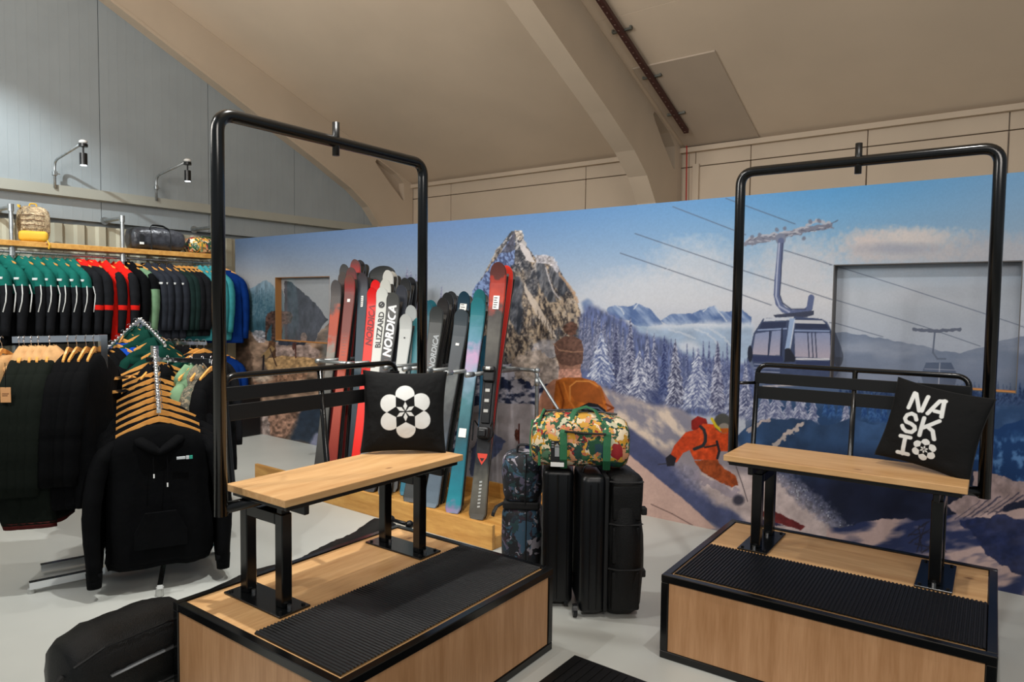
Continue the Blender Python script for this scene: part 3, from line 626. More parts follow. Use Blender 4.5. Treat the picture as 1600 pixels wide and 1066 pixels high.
    A.line([(1458, 520), (1455, 552), (1462, 562), (1475, 562)], 2.6, (70, 78, 100)); A.poly([(1444, 568), (1484, 568), (1494, 588), (1490, 604), (1440, 602), (1436, 588)], (50, 62, 90)); A.line([(1442, 578), (1490, 580)], 1.2, (140, 146, 168)); A.line([(1466, 569), (1464, 602)], 1.4, (170, 174, 190))
    # skier
    sk = lambda p: Q(p, 1000, 540, 2.667)
    A.poly(sk([(225, 480), (320, 475), (352, 515), (398, 545), (412, 582), (384, 592), (330, 570), (255, 525)]), (150, 70, 34), tex=.35, ts=5, rough=1.5)
    A.poly(sk([(230, 520), (300, 560), (400, 600), (440, 640), (390, 640), (300, 600), (220, 560)]), (150, 140, 156), .65, rough=7, tex=.2)
    A.poly(sk([(213, 315), (240, 294), (276, 306), (285, 340), (240, 362), (215, 350)]), (140, 34, 28), tex=.2)
    A.poly(sk([(215, 375), (262, 326), (330, 330), (376, 368), (372, 442), (326, 440), (320, 478), (225, 476), (208, 440)]), (216, 78, 34), tex=.3, ts=6)
    A.poly(sk([(268, 342), (190, 362), (142, 418), (122, 468), (152, 488), (180, 448), (232, 425)]), (206, 72, 34), tex=.25, ts=5)
    A.poly(sk([(106, 470), (126, 452), (152, 470), (142, 502), (112, 504)]), (38, 36, 44)); A.line(sk([(76, 496), (112, 492)]), 1.6, (60, 60, 70))
    A.line(sk([(252, 338), (266, 352), (273, 375), (272, 400), (262, 418), (226, 432)]), 5, (44, 48, 52)); A.line(sk([(270, 425), (320, 415)]), 3, (60, 40, 36)); A.line(sk([(320, 400), (330, 440), (322, 470)]), 4, (40, 40, 48))
    A.ell(sk([(343, 322)])[0], (13.5, 14.5), (78, 78, 74)); A.ell(sk([(350, 345)])[0], (9, 8), (150, 140, 130))
    A.line(sk([(299, 306), (316, 336), (336, 352), (374, 350)]), 4.2, (222, 196, 40)); A.poly(sk([(332, 346), (374, 345), (372, 362), (342, 366)]), (196, 92, 30))
    A.ell(sk([(410, 645)])[0], (9, 8), (48, 48, 62), .9, .6); A.line(sk([(400, 505), (425, 575), (448, 650)]), 1.3, (84, 74, 80))
    A.poly(sk([(500, 690), (560, 690), (690, 754), (672, 770), (600, 750), (500, 712)]), (104, 38, 40), rough=1.5, tex=.3); A.poly(sk([(500, 722), (560, 735), (600, 752), (500, 748)]), (60, 52, 84), rough=1)
    # figure in the knitted hat
    hp = lambda p: Q(p, 740, 480, 3.553)
    A.poly(hp([(345, 700), (350, 600), (368, 500), (400, 440), (445, 402), (500, 395), (500, 720), (345, 720)]), (194, 138, 112), tex=.15, ts=6)
    A.poly(hp([(700, 430), (740, 500), (780, 560), (770, 680), (740, 680), (690, 500)]), (180, 120, 96), tex=.15)
    A.poly(hp([(466, 290), (600, 290), (592, 350), (478, 350)]), (146, 108, 92), tex=.3, ts=4); A.poly(hp([(474, 345), (592, 345), (604, 398), (470, 400)]), (200, 148, 130), tex=.3, ts=3)
    A.poly(hp([(456, 410), (500, 392), (600, 392), (672, 412), (712, 450), (734, 520), (744, 590), (762, 630), (762, 700), (470, 700), (440, 560)]), (178, 98, 38), tex=.3, ts=10)
    A.poly(hp([(540, 430), (570, 410), (640, 415), (700, 460), (720, 540), (640, 540), (560, 520), (535, 480)]), (150, 80, 34), .8, tex=.15)
    A.line(hp([(535, 520), (535, 440), (570, 412), (640, 412), (690, 440)]), 2, (214, 140, 70)); A.line(hp([(470, 420), (500, 520), (480, 620)]), 3, (134, 66, 24)); A.line(hp([(500, 420), (530, 520), (560, 560)]), 2.4, (206, 120, 50))
    A.line(hp([(735, 540), (775, 560), (745, 575)]), 3, (130, 60, 24))
    A.poly(hp([(446, 206), (470, 182), (510, 162), (560, 160), (598, 188), (612, 236), (604, 312), (540, 330), (480, 318), (456, 276)]), (106, 78, 68), tex=.35, ts=3.5, rough=1.2)
    A.line(hp([(446, 206), (474, 238), (540, 250), (606, 246)]), 2.2, (176, 134, 110), .7, rough=2); A.ell(hp([(537, 120)])[0], (11, 10.5), (100, 72, 62), tex=.5, rough=.5)
    A.poly(hp([(575, 590), (592, 552), (640, 530), (690, 540), (730, 570), (756, 610), (764, 660), (700, 660), (580, 640)]), (26, 28, 34)); A.line(hp([(600, 575), (640, 556), (690, 560), (732, 590)]), 2, (96, 110, 130))
    A.poly(hp([(226, 690), (240, 676), (256, 690), (254, 730), (240, 748), (228, 730)]), (104, 62, 52), rough=1, tex=.5, ts=2.5); A.line(hp([(252, 650), (250, 860)]), 2, (96, 34, 30)); A.poly(hp([(285, 770), (330, 768), (330, 800), (290, 796)]), (50, 66, 120), rough=1)
    # cool brightness of snow towers behind the skis
    for p in ((636, 425), (642, 430), (650, 436), (690, 455), (628, 440)): A.tree(p[0], p[1]-8, p[1]+70, 9, (120, 128, 164), (196, 198, 216), int(p[0]))
    # film grain of the print
    A.C *= (1+.05*(f(U*1.3, V*1.3, 3, 2, 90)-.5))[..., None]
    return A.C
def color_grid(name, s_arr, z_arr, y, m, parent, skip=None, colfn=None):
    S, Z = np.meshgrid(s_arr, z_arr); U, V = sz_to_art(S, Z)
    C = paint(U, V) if colfn is None else colfn(U, V)
    C = np.minimum(lin(np.clip(C, 0, 255))*.80, .95)
    return grid_mesh(name, S, np.full(S.shape, y), Z, C, m, parent, skip)
def grid_mesh(name, X, Y, Z, C, m, parent, skip=None, smooth=False):
    r, c = X.shape; me = bpy.data.meshes.new(name); n = r*c
    me.vertices.add(n); co = np.stack([X, Y, Z], -1).reshape(-1).astype(np.float32); me.vertices.foreach_set('co', co)
    i = np.arange(r-1)[:, None]*c+np.arange(c-1)[None, :]
    q = np.stack([i, i+1, i+1+c, i+c], -1).reshape(-1, 4)
    if skip is not None:
        xc = (X[:-1, :-1]+X[1:, 1:]).reshape(-1)/2; zc = (Z[:-1, :-1]+Z[1:, 1:]).reshape(-1)/2
        q = q[~skip(xc, zc)]
    k = len(q); me.loops.add(k*4); me.polygons.add(k)
    me.loops.foreach_set('vertex_index', q.reshape(-1).astype(np.int32))
    me.polygons.foreach_set('loop_start', np.arange(0, k*4, 4, dtype=np.int32))
    if smooth: me.polygons.foreach_set('use_smooth', np.ones(k, bool))
    me.update(calc_edges=True); me.validate()
    a = me.color_attributes.new('print', 'FLOAT_COLOR', 'POINT')
    a.data.foreach_set('color', np.concatenate([C.reshape(-1, 3), np.ones((n, 1))], 1).reshape(-1).astype(np.float32))
    return new_obj(name, me, m, parent)
W1 = (.872, 1.913, 1.19, 1.958); W2 = (7.175, 8.19, 1.18, 1.955); MH = 2.462
ws = bpy.data.objects.new('wall_mural', None); COL.objects.link(ws); ws.location = MO; ws.rotation_euler = (0, 0, MA); structure(ws, 'free-standing stud wall that carries the mural')
def hole(W): return [(W[0], W[2]), (W[1], W[2]), (W[1], W[3]), (W[0], W[3])]
bm = B(); prism(bm, [(0, 0), (9.4, 0), (9.4, MH), (0, MH)], .003, .14, axis=1, holes=[hole(W1), hole(W2)]); Mobj('wall_body', bm, mat('white_wall_edge', (214, 208, 198), .6), ws)
PRINT = attr_mat('mural_print', .42); PANEP = attr_mat('printed_glass', .1, .6)
mural = thing('mural', 'huge alpine photo mural with snowy peak, pine forest, skier and gondola', 'mural', MO, MA)
def u_at(s): return sz_to_art(s, 1.2)[0]
ug = np.concatenate([np.linspace(u_at(0), 1606, 1120), np.linspace(1612, u_at(9.4), 30)])
k0 = (HM[0, 1]*1.2+HM[0, 2]); k1 = HM[2, 1]*1.2+1
sg = (k0-ug*k1)/(ug*HM[2, 0]-HM[0, 0])
def snap(arr, v):
    j = np.argmin(abs(arr-v)); arr[j] = v
for v in (0, W1[0], W1[1], W2[0], W2[1]): snap(sg, v)
zg = np.linspace(0, MH, 450)
for v in (W1[2], W1[3], W2[2], W2[3]): snap(zg, v)
def skipw(x, z):
    return ((x > W1[0]) & (x < W1[1]) & (z > W1[2]) & (z < W1[3])) | ((x > W2[0]) & (x < W2[1]) & (z > W2[2]) & (z < W2[3]))
cuts = [0, 1.6, 3.2, 4.72, 6.25, 7.75, 9.4]
ci = [0]+[int(np.searchsorted(sg, c)) for c in cuts[1:-1]]+[len(sg)-1]
for i0, i1 in zip(ci, ci[1:]):
    color_grid('mural_panel', sg[i0:i1+1], zg, 0.0, PRINT, mural, skipw)
def reflection_tone(U, V):
    C = paint(U, V); n = fbm(U, V*.6, 60, 3, 44)
    g = np.array((132, 138, 142.)) if U.mean() < 700 else np.array((142, 154, 168.))
    return C*.66+g*.40*(.75+.5*n[..., None])  # grey blended into the print stands in for reflections on the glass
for i, W in enumerate((W1, W2)):
    wn = bpy.data.objects.new('window_%d' % (i+1), None); COL.objects.link(wn); wn.location = MO; wn.rotation_euler = (0, 0, MA)
    structure(wn, ('small square window recessed in the left of the mural, film-covered pane', 'square window recessed in the right of the mural, film-covered pane')[i])
    pn = color_grid('pane', np.linspace(W[0], W[1], 190 if i == 0 else 330), np.linspace(W[2], W[3], 150 if i == 0 else 260), .085, PANEP, wn, None, reflection_tone)
    REV = mat('window_reveal_brown', (150, 104, 56), .6) if i == 0 else mat('window_reveal_grey', (86, 84, 84), .6)
    bm = B()
    prism(bm, [(W[0]-.001, W[2]), (W[1]+.001, W[2]), (W[1]+.001, W[3]), (W[0]-.001, W[3])], .002, .13, axis=1, holes=[[(W[0]+.006, W[2]+.006), (W[1]-.006, W[2]+.006), (W[1]-.006, W[3]-.006), (W[0]+.006, W[3]-.006)]])
    Mobj('reveal', bm, REV, wn)
    bm = B(); box(bm, (W[0]+.006, .0, W[2]+.0062), (W[1]-.006, .083, W[2]+.011)); Mobj('sill', bm, mat('raw_pine_sill', (190, 128, 66), .6), wn)
# ------------------------------------------------------------------ chairlift benches on plinths
PW, PD, PH, FR = 1.3, 1.0591, .4012, .036
def lift_bench(label):
    t = thing('chairlift_bench', label, 'bench', (0, 0, 0))
    bm = B()
    for y in (0, PD-FR):
        for z in (0, PH-FR): box(bm, (0, y, z), (PW, y+FR, z+FR), .003, 1)
    for x in (0, PW-FR):
        for z in (0, PH-FR): box(bm, (x, FR, z), (x+FR, PD-FR, z+FR), .003, 1)
        for y in (0, PD-FR): box(bm, (x, y, FR), (x+FR, y+FR, PH-FR), .003, 1)
    pl = obj('plinth_frame', bm, BLACK, t)
    g = .002
    for lo, hi in (((FR+g, .006, FR+g), (PW-FR-g, .02, PH-FR-g)), ((FR+g, PD-.02, FR+g), (PW-FR-g, PD-.006, PH-FR-g)), ((.006, FR+g, FR+g), (.02, PD-FR-g, PH-FR-g)), ((PW-.02, FR+g, FR+g), (PW-.006, PD-FR-g, PH-FR-g))):
        bm = B(); box(bm, lo, hi); obj('side_panel', bm, OAKV, pl)
    bm = B(); box(bm, (FR+g, FR+g, PH-.024), (PW-FR-g, PD-FR-g, PH-.006)); obj('deck_board', bm, OAK, t)
    bm = B(); x0, x1, y0, y1 = .046, 1.262, .046, .545
    prof = [(x0, PH-.0065), (x0, PH+.001)]; n = 76
    for k in range(n):
        a = x0+(x1-x0)*(k+.2)/n; b_ = x0+(x1-x0)*(k+.45)/n; c = x0+(x1-x0)*(k+.75)/n; d_ = x0+(x1-x0)*(k+.98)/n
        prof += [(a, PH+.001), (b_, PH+.0055), (c, PH+.0055), (d_, PH+.001)]
    prof += [(x1, PH+.001), (x1, PH-.0065)]
    loft(bm, [[(p[0], y, p[1]) for p in prof] for y in (y0, y1)], cap=False, closed=False)
    A_ = [bm.verts.new((p[0], y0, p[1])) for p in prof]
    obj('rubber_mat', bm, RUBBER, t)
    for xc in (.255, 1.06):
        bm = B(); q = .025
        for yc in (.655, .905): box(bm, (xc-q, yc-q, PH+.002), (xc+q, yc+q, .795), .004, 1)
        box(bm, (xc-q, .68, .745), (xc+q, .88, .795), .004, 1)
        lf = obj('leg_frame', bm, BLACK, t)
        bm = B(); box(bm, (xc-.076, .575, PH-.0055), (xc+.074, .975, PH+.0035), .002, 1); obj('base_plate', bm, BLACK, lf)
        bm = B()
        for yc in (.60, .95):
            for dx in (-.055, .055): cyl(bm, (xc+dx, yc, PH+.007), .008, .008, 2, 6)
        stuff(obj('bolt', bm, BLACKM, lf))
        bm = B()
        for yc in (.655-.037, .905-.037): cyl(bm, (xc, yc, PH+.010), .009, .014, 2, 8)
        stuff(obj('bolt', bm, STEEL, lf))
        bm = B(); box(bm, (xc-.012, .50, .845-.03), (xc+.012, .93, .855), .003, 1); box(bm, (xc-.02, .64, .79), (xc+.02, .67, .82)); box(bm, (xc-.02, .89, .79), (xc+.02, .92, .82)); obj('seat_bracket', bm, BLACKM, lf)
        bm = B()
        for yc in (.6, .76): cyl(bm, (xc-.014, yc, .835), .009, .012, 0, 8)
        stuff(obj('bolt', bm, STEEL, lf))
    bm = B()
    for y in (.487, .83): box(bm, (.15, y, .855), (1.155, y+.022, .8765), .002, 1)
    for x in (.15, 1.133): box(bm, (x, .509, .855), (x+.022, .83, .8765), .002, 1)
    obj('seat_frame', bm, BLACKM, t)
    bm = B(); box(bm, (.128, .467, .877), (1.175, .863, .9075), .003, 2); obj('seat_board', bm, OAK, t)
    # tall hanging frame
    rt = .0265; zb, zt, x0, x1, y = .8235, 2.398, .0706, 1.2304, .808
    bm = B()
    loop = fillet([(.65, y, zb), (x0, y, zb), (x0, y, zt), (x1, y, zt), (x1, y, zb), (.65, y, zb)], .075, 8)
    loop = [Vector((.65, y, zb)), Vector((x0, y, zb))] + [p for p in fillet([(x0, y, zb), (x0, y, zt), (x1, y, zt), (x1, y, zb)], .075, 8)][1:-1] + [Vector((x1, y, zb)), Vector((.65, y, zb))]
    tube(bm, [(x0, y, zb-rt)]+fillet([(x0, y, zb), (x0, y, zt), (x1, y, zt), (x1, y, zb)], .075, 8)[1:-1]+[(x1, y, zb-rt)], rt, 16)
    tube(bm, [(x0, y, zb), (x1, y, zb)], rt*.9, 14)
    hf = obj('hanging_frame', bm, BLACK, t, smooth=True)
    bm = B(); tube(bm, [(.651, y-.004, 2.335), (.651, y-.004, 2.485)], .0165, 12); obj('hook_pin', bm, BLACKM, hf, smooth=True)
    # backrest
    bm = B(); yb, ytp = .875, .93
    tube(bm, [(.17, .858, .87)]+fillet([(.162, yb, .9), (.160, ytp, 1.345), (1.152, ytp, 1.345), (1.15, yb, .9)], .06, 7)+[(1.15, .858, .87)], .0135, 10)
    tube(bm, [(.655, .858, .87), (.655, yb, .9), (.655, ytp, 1.345)], .0135, 10)
    for xa, xb in ((x0, .162), (x1, 1.15)): tube(bm, [(xa, .815, 1.243), (xb, ytp-.01, 1.243)], .009, 8)
    br = obj('backrest_frame', bm, BLACK, t, smooth=True)
    for z0, z1 in ((1.242, 1.302), (1.157, 1.226)):
        bm = B(); box(bm, (.155, .902, z0), (1.158, .908, z1), .002, 1); obj('backrest_slat', bm, BLACKM, br)
    return t
def copy_tree(o, parent=None):
    c = o.copy(); COL.objects.link(c)
    if parent: c.parent = parent
    for ch in o.children: copy_tree(ch, c)
    return c
LP, LA = (-.5542, 2.2052), .9392
RP, RA = (.7175, 3.1906), -.6119
bl = lift_bench('chairlift bench on wooden plinth, holding the flower-print cushion, left of the two')
bl.location = (LP[0], LP[1], 0); bl.rotation_euler = (0, 0, LA); bl['group'] = 'chairlift benches on plinths'
br_ = copy_tree(bl); br_.location = (RP[0], RP[1], 0); br_.rotation_euler = (0, 0, RA)
br_['label'] = 'chairlift bench on wooden plinth, holding the lettered cushion, in front of the gondola picture'
def LW(o, a, x, y, z=0): return Vector((o[0]+x*math.cos(a)-y*math.sin(a), o[1]+x*math.sin(a)+y*math.cos(a), z))

# ------------------------------------------------------------------ cushions
def sstep(d, w=.012): return np.clip(.5-d/w, 0, 1)
def flower(x, y, ink):
    """six-petal emblem of unit radius drawn into ink"""
    m = np.zeros(x.shape)
    for k in range(6):
        a = k*PI/3; xr = x*math.cos(a)-y*math.sin(a); yr = x*math.sin(a)+y*math.cos(a)
        d = np.hypot(xr, yr-.65)-.345
        jx, jy, t = .335, .585, .40
        # outside the V that points at the centre
        nx = (jy-t); ny = -jx; ln = math.hypot(nx, ny)
        side = ((np.abs(xr)*nx+(yr-t)*ny)/ln)
        ok = np.where(yr < .60, side, -1)
        m = np.maximum(m, sstep(np.maximum(d, ok)))
        r2 = np.abs(xr)/.075+np.abs(yr-.205)/.165-1
        m = np.maximum(m, sstep(r2*.06))
    return np.maximum(ink, m)
def seg_ink(x, y, pts, w, ink):
    for (x0, y0), (x1, y1) in zip(pts, pts[1:]):
        dx, dy = x1-x0, y1-y0; L2 = dx*dx+dy*dy; t = np.clip(((x-x0)*dx+(y-y0)*dy)/L2, 0, 1)
        ink = np.maximum(ink, sstep(np.hypot(x-x0-t*dx, y-y0-t*dy)-w/2))
    return ink
def homog(src, dst):
    A_ = []
    for (x, y), (u, v) in zip(src, dst):
        A_.append([x, y, 1, 0, 0, 0, -u*x, -u*y, -u]); A_.append([0, 0, 0, x, y, 1, -v*x, -v*y, -v])
    h = np.linalg.svd(np.array(A_, float))[2][-1].reshape(3, 3)
    return lambda p: tuple((h[:2]@np.array([p[0], p[1], 1]))/(h[2]@np.array([p[0], p[1], 1])))
def cushion(label, inkfn, hw, hh, T, loc, rot, seed):
    n = 210; g = np.linspace(-1, 1, n); g = np.sign(g)*(1-(1-np.abs(g))**1.15)
    X, Y = np.meshgrid(g, g)
    env = np.maximum((1-X**2), 0)**.42*np.maximum((1-Y**2), 0)**.42
    px = hw*X*(1-.075*(1-Y**2)); pz = hh*Y*(1-.075*(1-X**2))
    wr = (fbm(X*3+9, Y*3+9, 1.0, 4, seed)-.5)*.022*np.clip(np.hypot(X, Y)-.35, 0, 1)*np.sqrt(env)
    depth = T*env*(1+.1*(1-X**2)*(1-Y**2))
    pinch = .012*np.sin((X*Y)*9+seed)*np.clip(np.abs(X*Y), 0, 1)
    c = thing('cushion', label, 'cushion', loc, rot=rot)
    ink = inkfn(X, Y)
    base = lin((12, 13, 14)); wht = lin((212, 214, 212))
    C = base*(1-ink[..., None])+wht*ink[..., None]
    CL = attr_mat('cushion_cloth', .85) if 'cushion_cloth' not in MATS else MATS['cushion_cloth']
    grid_mesh('cover_front', px, -depth-wr+pinch*.3, pz, C, CL, c, smooth=True)
    grid_mesh('cover_back', px[:, ::-1][::3, ::3], (depth*.8)[:, ::-1][::3, ::3], pz[:, ::-1][::3, ::3], np.broadcast_to(base, X[::3, ::3].shape+(3,)), CL, c, smooth=True)
    bm = B(); e = [(px[0, i], 0, pz[0, i]) for i in range(0, n, 6)]+[(px[i, -1], 0, pz[i, -1]) for i in range(0, n, 6)]+[(px[-1, i], 0, pz[-1, i]) for i in range(n-1, 0, -6)]+[(px[i, 0], 0, pz[i, 0]) for i in range(n-1, -1, -6)]
    tube(bm, e, .003, 6); obj('seam', bm, mat('cushion_seam', (22, 22, 22), .9), c)
    return c
def ink_flower(X, Y):
    a = math.radians(3); x = (X*math.cos(a)+Y*math.sin(a)-.03)/.685; y = (Y*math.cos(a)-X*math.sin(a)+.02)/.685
    return flower(x, y, np.zeros(X.shape))
def ink_letters(X, Y):
    h = homog([(430, 320), (1375, 455), (1186, 1250), (215, 1050)], [(-1, 1), (1, 1), (1, -1), (-1, -1)])
    W_ = .092
    ink = np.zeros(X.shape); K = lambda pts: [h(p) for p in pts]
    for pts in ([(560, 590), (618, 445)], [(632, 450), (678, 612)], [(706, 612), (758, 468)],
                [(770, 632), (880, 500)], [(900, 500), (936, 500)], [(925, 495), (915, 655)], [(838, 602), (905, 612)],
                [(655, 702), (640, 660), (600, 645), (550, 662), (528, 695), (545, 728), (600, 745), (640, 770), (645, 800), (610, 828), (550, 822), (515, 795), (502, 768)],
                [(738, 680), (696, 852)], [(722, 780), (800, 745), (898, 698)], [(775, 760), (835, 800), (852, 880)],
                [(490, 868), (600, 884)], [(545, 880), (512, 1044)], [(462, 1030), (570, 1050)]):
        ink = seg_ink(X, Y, K(pts), W_, ink)
    cx, cy = h((745, 990)); r = .27
    return flower((X-cx)/r, (Y-cy)/r, ink)
p = LW(LP, LA, 1.035, .742, 1.113)
cushion('black square cushion printed with a large white six-petal flower emblem', ink_flower, .212, .207, .062, p, (math.radians(-12), math.radians(1), LA-math.radians(46)), 1)
p = LW(RP, RA, 1.02, .73, 1.11)
cushion('black square cushion printed with white slanted capital letters and a small flower', ink_letters, .205, .197, .06, p, (math.radians(-14), math.radians(9), RA-math.radians(14)), 4)

# ------------------------------------------------------------------ floor mat in the foreground
bm = B(); box(bm, (6.585, -3.4, .0005), (8.4, -2.235, .010), .003, 1)
t = thing('doormat', 'black ribbed rubber mat lying flat on the floor between the two plinths', 'mat', MO, MA)
obj('mat_base', bm, RUBBER, t)
bm = B()
for k in range(44):
    x = 6.62+k*.04; box(bm, (x, -3.38, .010), (x+.016, -2.26, .0135))
obj('mat_ribs', bm, RUBBER, t)

# ------------------------------------------------------------------ long black ski bag behind the left plinth
def softbag(name, stations, m, parent, n=24, power=2.6, seed=0, wr=.006):
    """stations: (x, yc, half width, z bottom, z top)"""
    bm = B(); rings = []
    for i, (x, yc, hw, z0, z1) in enumerate(stations):
        r = []
        for k in range(n):
            a = 2*PI*k/n; c, s = math.cos(a), math.sin(a)
            e = 2/power
            yy = hw*math.copysign(abs(c)**e, c); zz = (z1-z0)/2*math.copysign(abs(s)**e, s)
            j = wr*math.sin(k*2.7+i*1.9+seed)+wr*math.sin(i*3.1+k*.9)
            r.append((x, yc+yy*(1+j/max(hw, .05)), (z0+z1)/2+zz*(1+j/max(z1-z0, .05)) if s > -.3 else (z0+z1)/2+zz))
        rings.append(r)
    loft(bm, rings); return obj(name, bm, m, parent, smooth=True)
def interp_st(keys, n):
    ks = np.array(keys, float); xs = np.linspace(ks[0, 0], ks[-1, 0], n)
    return [tuple([x]+[float(np.interp(x, ks[:, 0], ks[:, j])) for j in range(1, 5)]) for x in xs]
t = thing('ski_bag', 'long black padded ski bag lying on the floor behind the left plinth', 'bag', (LP[0], LP[1], 0), LA)
softbag('bag_body', interp_st([(-.39, 1.25, .02, .10, .14), (-.38, 1.25, .12, .03, .25), (-.345, 1.25, .155, .004, .295), (-.25, 1.25, .165, .003, .33), (0, 1.25, .165, .003, .345), (.10, 1.25, .155, .003, .33), (.2, 1.24, .13, .003, .25), (.28, 1.22, .12, .003, .31), (.5, 1.2, .11, .003, .345), (.75, 1.19, .1, .003, .325), (.95, 1.19, .11, .003, .355), (1.15, 1.2, .12, .003, .36), (1.3, 1.2, .12, .003, .41), (1.4, 1.2, .11, .003, .36), (1.47, 1.2, .05, .08, .22)], 64), NYLON, t, wr=.004)
ZIPM = mat('zip_tape', (62, 64, 66), .4, .2)
bm = B(); tube(bm, [(-.24, 1.082, .175), (-.1, 1.079, .19), (.10, 1.085, .2)], .013, 6, flat=.5); obj('zip', bm, ZIPM, t)
bm = B(); tube(bm, [(-.22, 1.085, .06), (-.05, 1.082, .065), (.06, 1.085, .07)], .008, 6, flat=.5); obj('zip', bm, ZIPM, t)
bm = B(); tube(bm, fillet([(-.375, 1.18, .20), (-.43, 1.16, .17), (-.45, 1.15, .05), (-.41, 1.16, .016), (-.36, 1.18, .02)], .03), .014, 8, flat=.4); obj('carry_strap', bm, mat('black_webbing', (12, 13, 15), .7), t)
bm = B(); tube(bm, [(-.36, 1.11, .25), (-.25, 1.105, .29), (0, 1.10, .305), (.1, 1.11, .28)], .005, 6); obj('piping', bm, BLACKM, t)
bm = B(); ball(bm, (1.46, 1.12, .345), .026); ball(bm, (1.46, 1.28, .345), .026); tube(bm, [(1.46, 1.12, .345), (1.46, 1.28, .345)], .012, 8); obj('wheel', bm, PLAST, t, smooth=True)

# ------------------------------------------------------------------ luggage between the plinths
WEB = MATS['black_webbing']
def rbox(bm, lo, hi, r, seg=4): box(bm, lo, hi, r, seg)
def displace(o, amp, sc, seed=0):
    me = o.data; n = len(me.vertices); co = np.zeros(n*3); me.vertices.foreach_get('co', co); co = co.reshape(-1, 3)
    no = np.zeros(n*3); me.vertices.foreach_get('normal', no); no = no.reshape(-1, 3)
    d = fbm(co[:, 0]+co[:, 2]*.6+7+seed, co[:, 2]+co[:, 1]*.8+5, sc, 3, seed)-.5
    co = co+no*(d*2*amp)[:, None]; me.vertices.foreach_set('co', co.reshape(-1)); me.update()
def softbox(name, lo, hi, r, m, parent, amp=.008, sc=.16, cuts=5, seed=0, bulge=0.0):
    bm = B(); box(bm, lo, hi, r, 4)
    long_ = [e for e in bm.edges if e.calc_length() > .06]
    bmesh.ops.subdivide_edges(bm, edges=long_, cuts=cuts, use_grid_fill=True)
    if bulge:
        c = [(a+b_)/2 for a, b_ in zip(lo, hi)]; h = [(b_-a)/2 for a, b_ in zip(lo, hi)]
        for v in bm.verts:
            q = [(v.co[i]-c[i])/h[i] for i in range(3)]
            v.co.y += bulge*math.copysign(1, q[1])*(1-q[0]**2)*(1-q[2]**2)*abs(q[1])
            v.co.x += bulge*.5*math.copysign(1, q[0])*(1-q[1]**2)*(1-q[2]**2)*abs(q[0])
    o = obj(name, bm, m, parent, smooth=True); displace(o, amp, sc, seed); return o
def wheel(parent, c, r=.032, w_=.022):
    bm = B(); cyl(bm, c, r, w_, 0, 18); o = obj('wheel', bm, PLAST, parent, smooth=False)
    bm = B(); cyl(bm, c, r*.35, w_+.006, 0, 10); obj('hub', bm, mat('hub_grey', (70, 72, 75), .4), o)
# right-hand wheeled duffel: hard shell half and soft half
t = thing('wheeled_duffel', 'large black upright wheeled duffel, right of the two under the floral holdall', 'suitcase', (.375, 3.58, 0), math.radians(3))
softbox('hard_shell', (0, .0, .02), (.135, .32, .765), .035, PLAST, t, .001)
bm = B(); box(bm, (.128, .004, .03), (.15, .316, .76), .006, 2); obj('zip_band', bm, WEB, t)
softbox('soft_shell', (.145, -.005, .012), (.335, .325, .775), .06, NYLON, t, .016, .14, 6, 3, .034)
for z0, z1 in ((.53, .72), (.30, .5), (.05, .26)):
    softbox('pocket', (.165, -.022, z0), (.318, .012, z1), .012, NYLON, t, .004, .1, 3, int(z0*10))
bm = B()
for z in (.515, .275, .74): tube(bm, [(.15, -.006, z), (.19, -.030, z), (.30, -.030, z), (.322, -.012, z)], .012, 6, flat=.3)
obj('compression_strap', bm, WEB, t)
bm = B()
for z in (.20, .54): box(bm, (.335, .05, z), (.366, .10, z+.04), .006, 2)
stuff(obj('side_loop', bm, WEB, t))
bm = B(); tube(bm, fillet([(.02, .10, .765), (.03, .10, .80), (.12, .10, .80), (.13, .10, .765)], .02), .01, 8, flat=.6); obj('grab_handle', bm, PLAST, t)
bm = B(); tube(bm, fillet([(.09, -.002, .05), (.09, -.004, .73)], .01), .004, 6); obj('shell_rib', bm, PLAST, t)
bm = B(); tube(bm, [(.05, -.003, .05), (.05, -.003, .72)], .003, 6); obj('shell_rib', bm, PLAST, t)
wheel(t, (-.02, .03, .034), .034); wheel(t, (-.02, .26, .034), .034)
# middle suitcase
t = thing('tall_suitcase', 'tall narrow black suitcase, left of the two under the floral holdall', 'suitcase', (.175, 3.72, 0), math.radians(-4))
softbox('case_shell', (0, 0, .02), (.172, .34, .765), .03, PLAST, t, .001)
bm = B(); tube(bm, [(.085, -.003, .05), (.085, -.004, .74)], .005, 6); obj('zip', bm, BLACKM, t)
bm = B(); tube(bm, [(.03, -.003, .06), (.03, -.003, .74)], .003, 6); tube(bm, [(.14, -.003, .06), (.14, -.003, .74)], .003, 6); obj('shell_rib', bm, PLAST, t)
bm = B(); tube(bm, fillet([(.04, .12, .76), (.04, .12, .775), (.13, .12, .775), (.13, .12, .76)], .01), .009, 8); obj('grab_handle', bm, PLAST, t)
wheel(t, (.03, .03, .028), .028); wheel(t, (.14, .03, .028), .028); wheel(t, (.03, .3, .028), .028); wheel(t, (.14, .3, .028), .028)
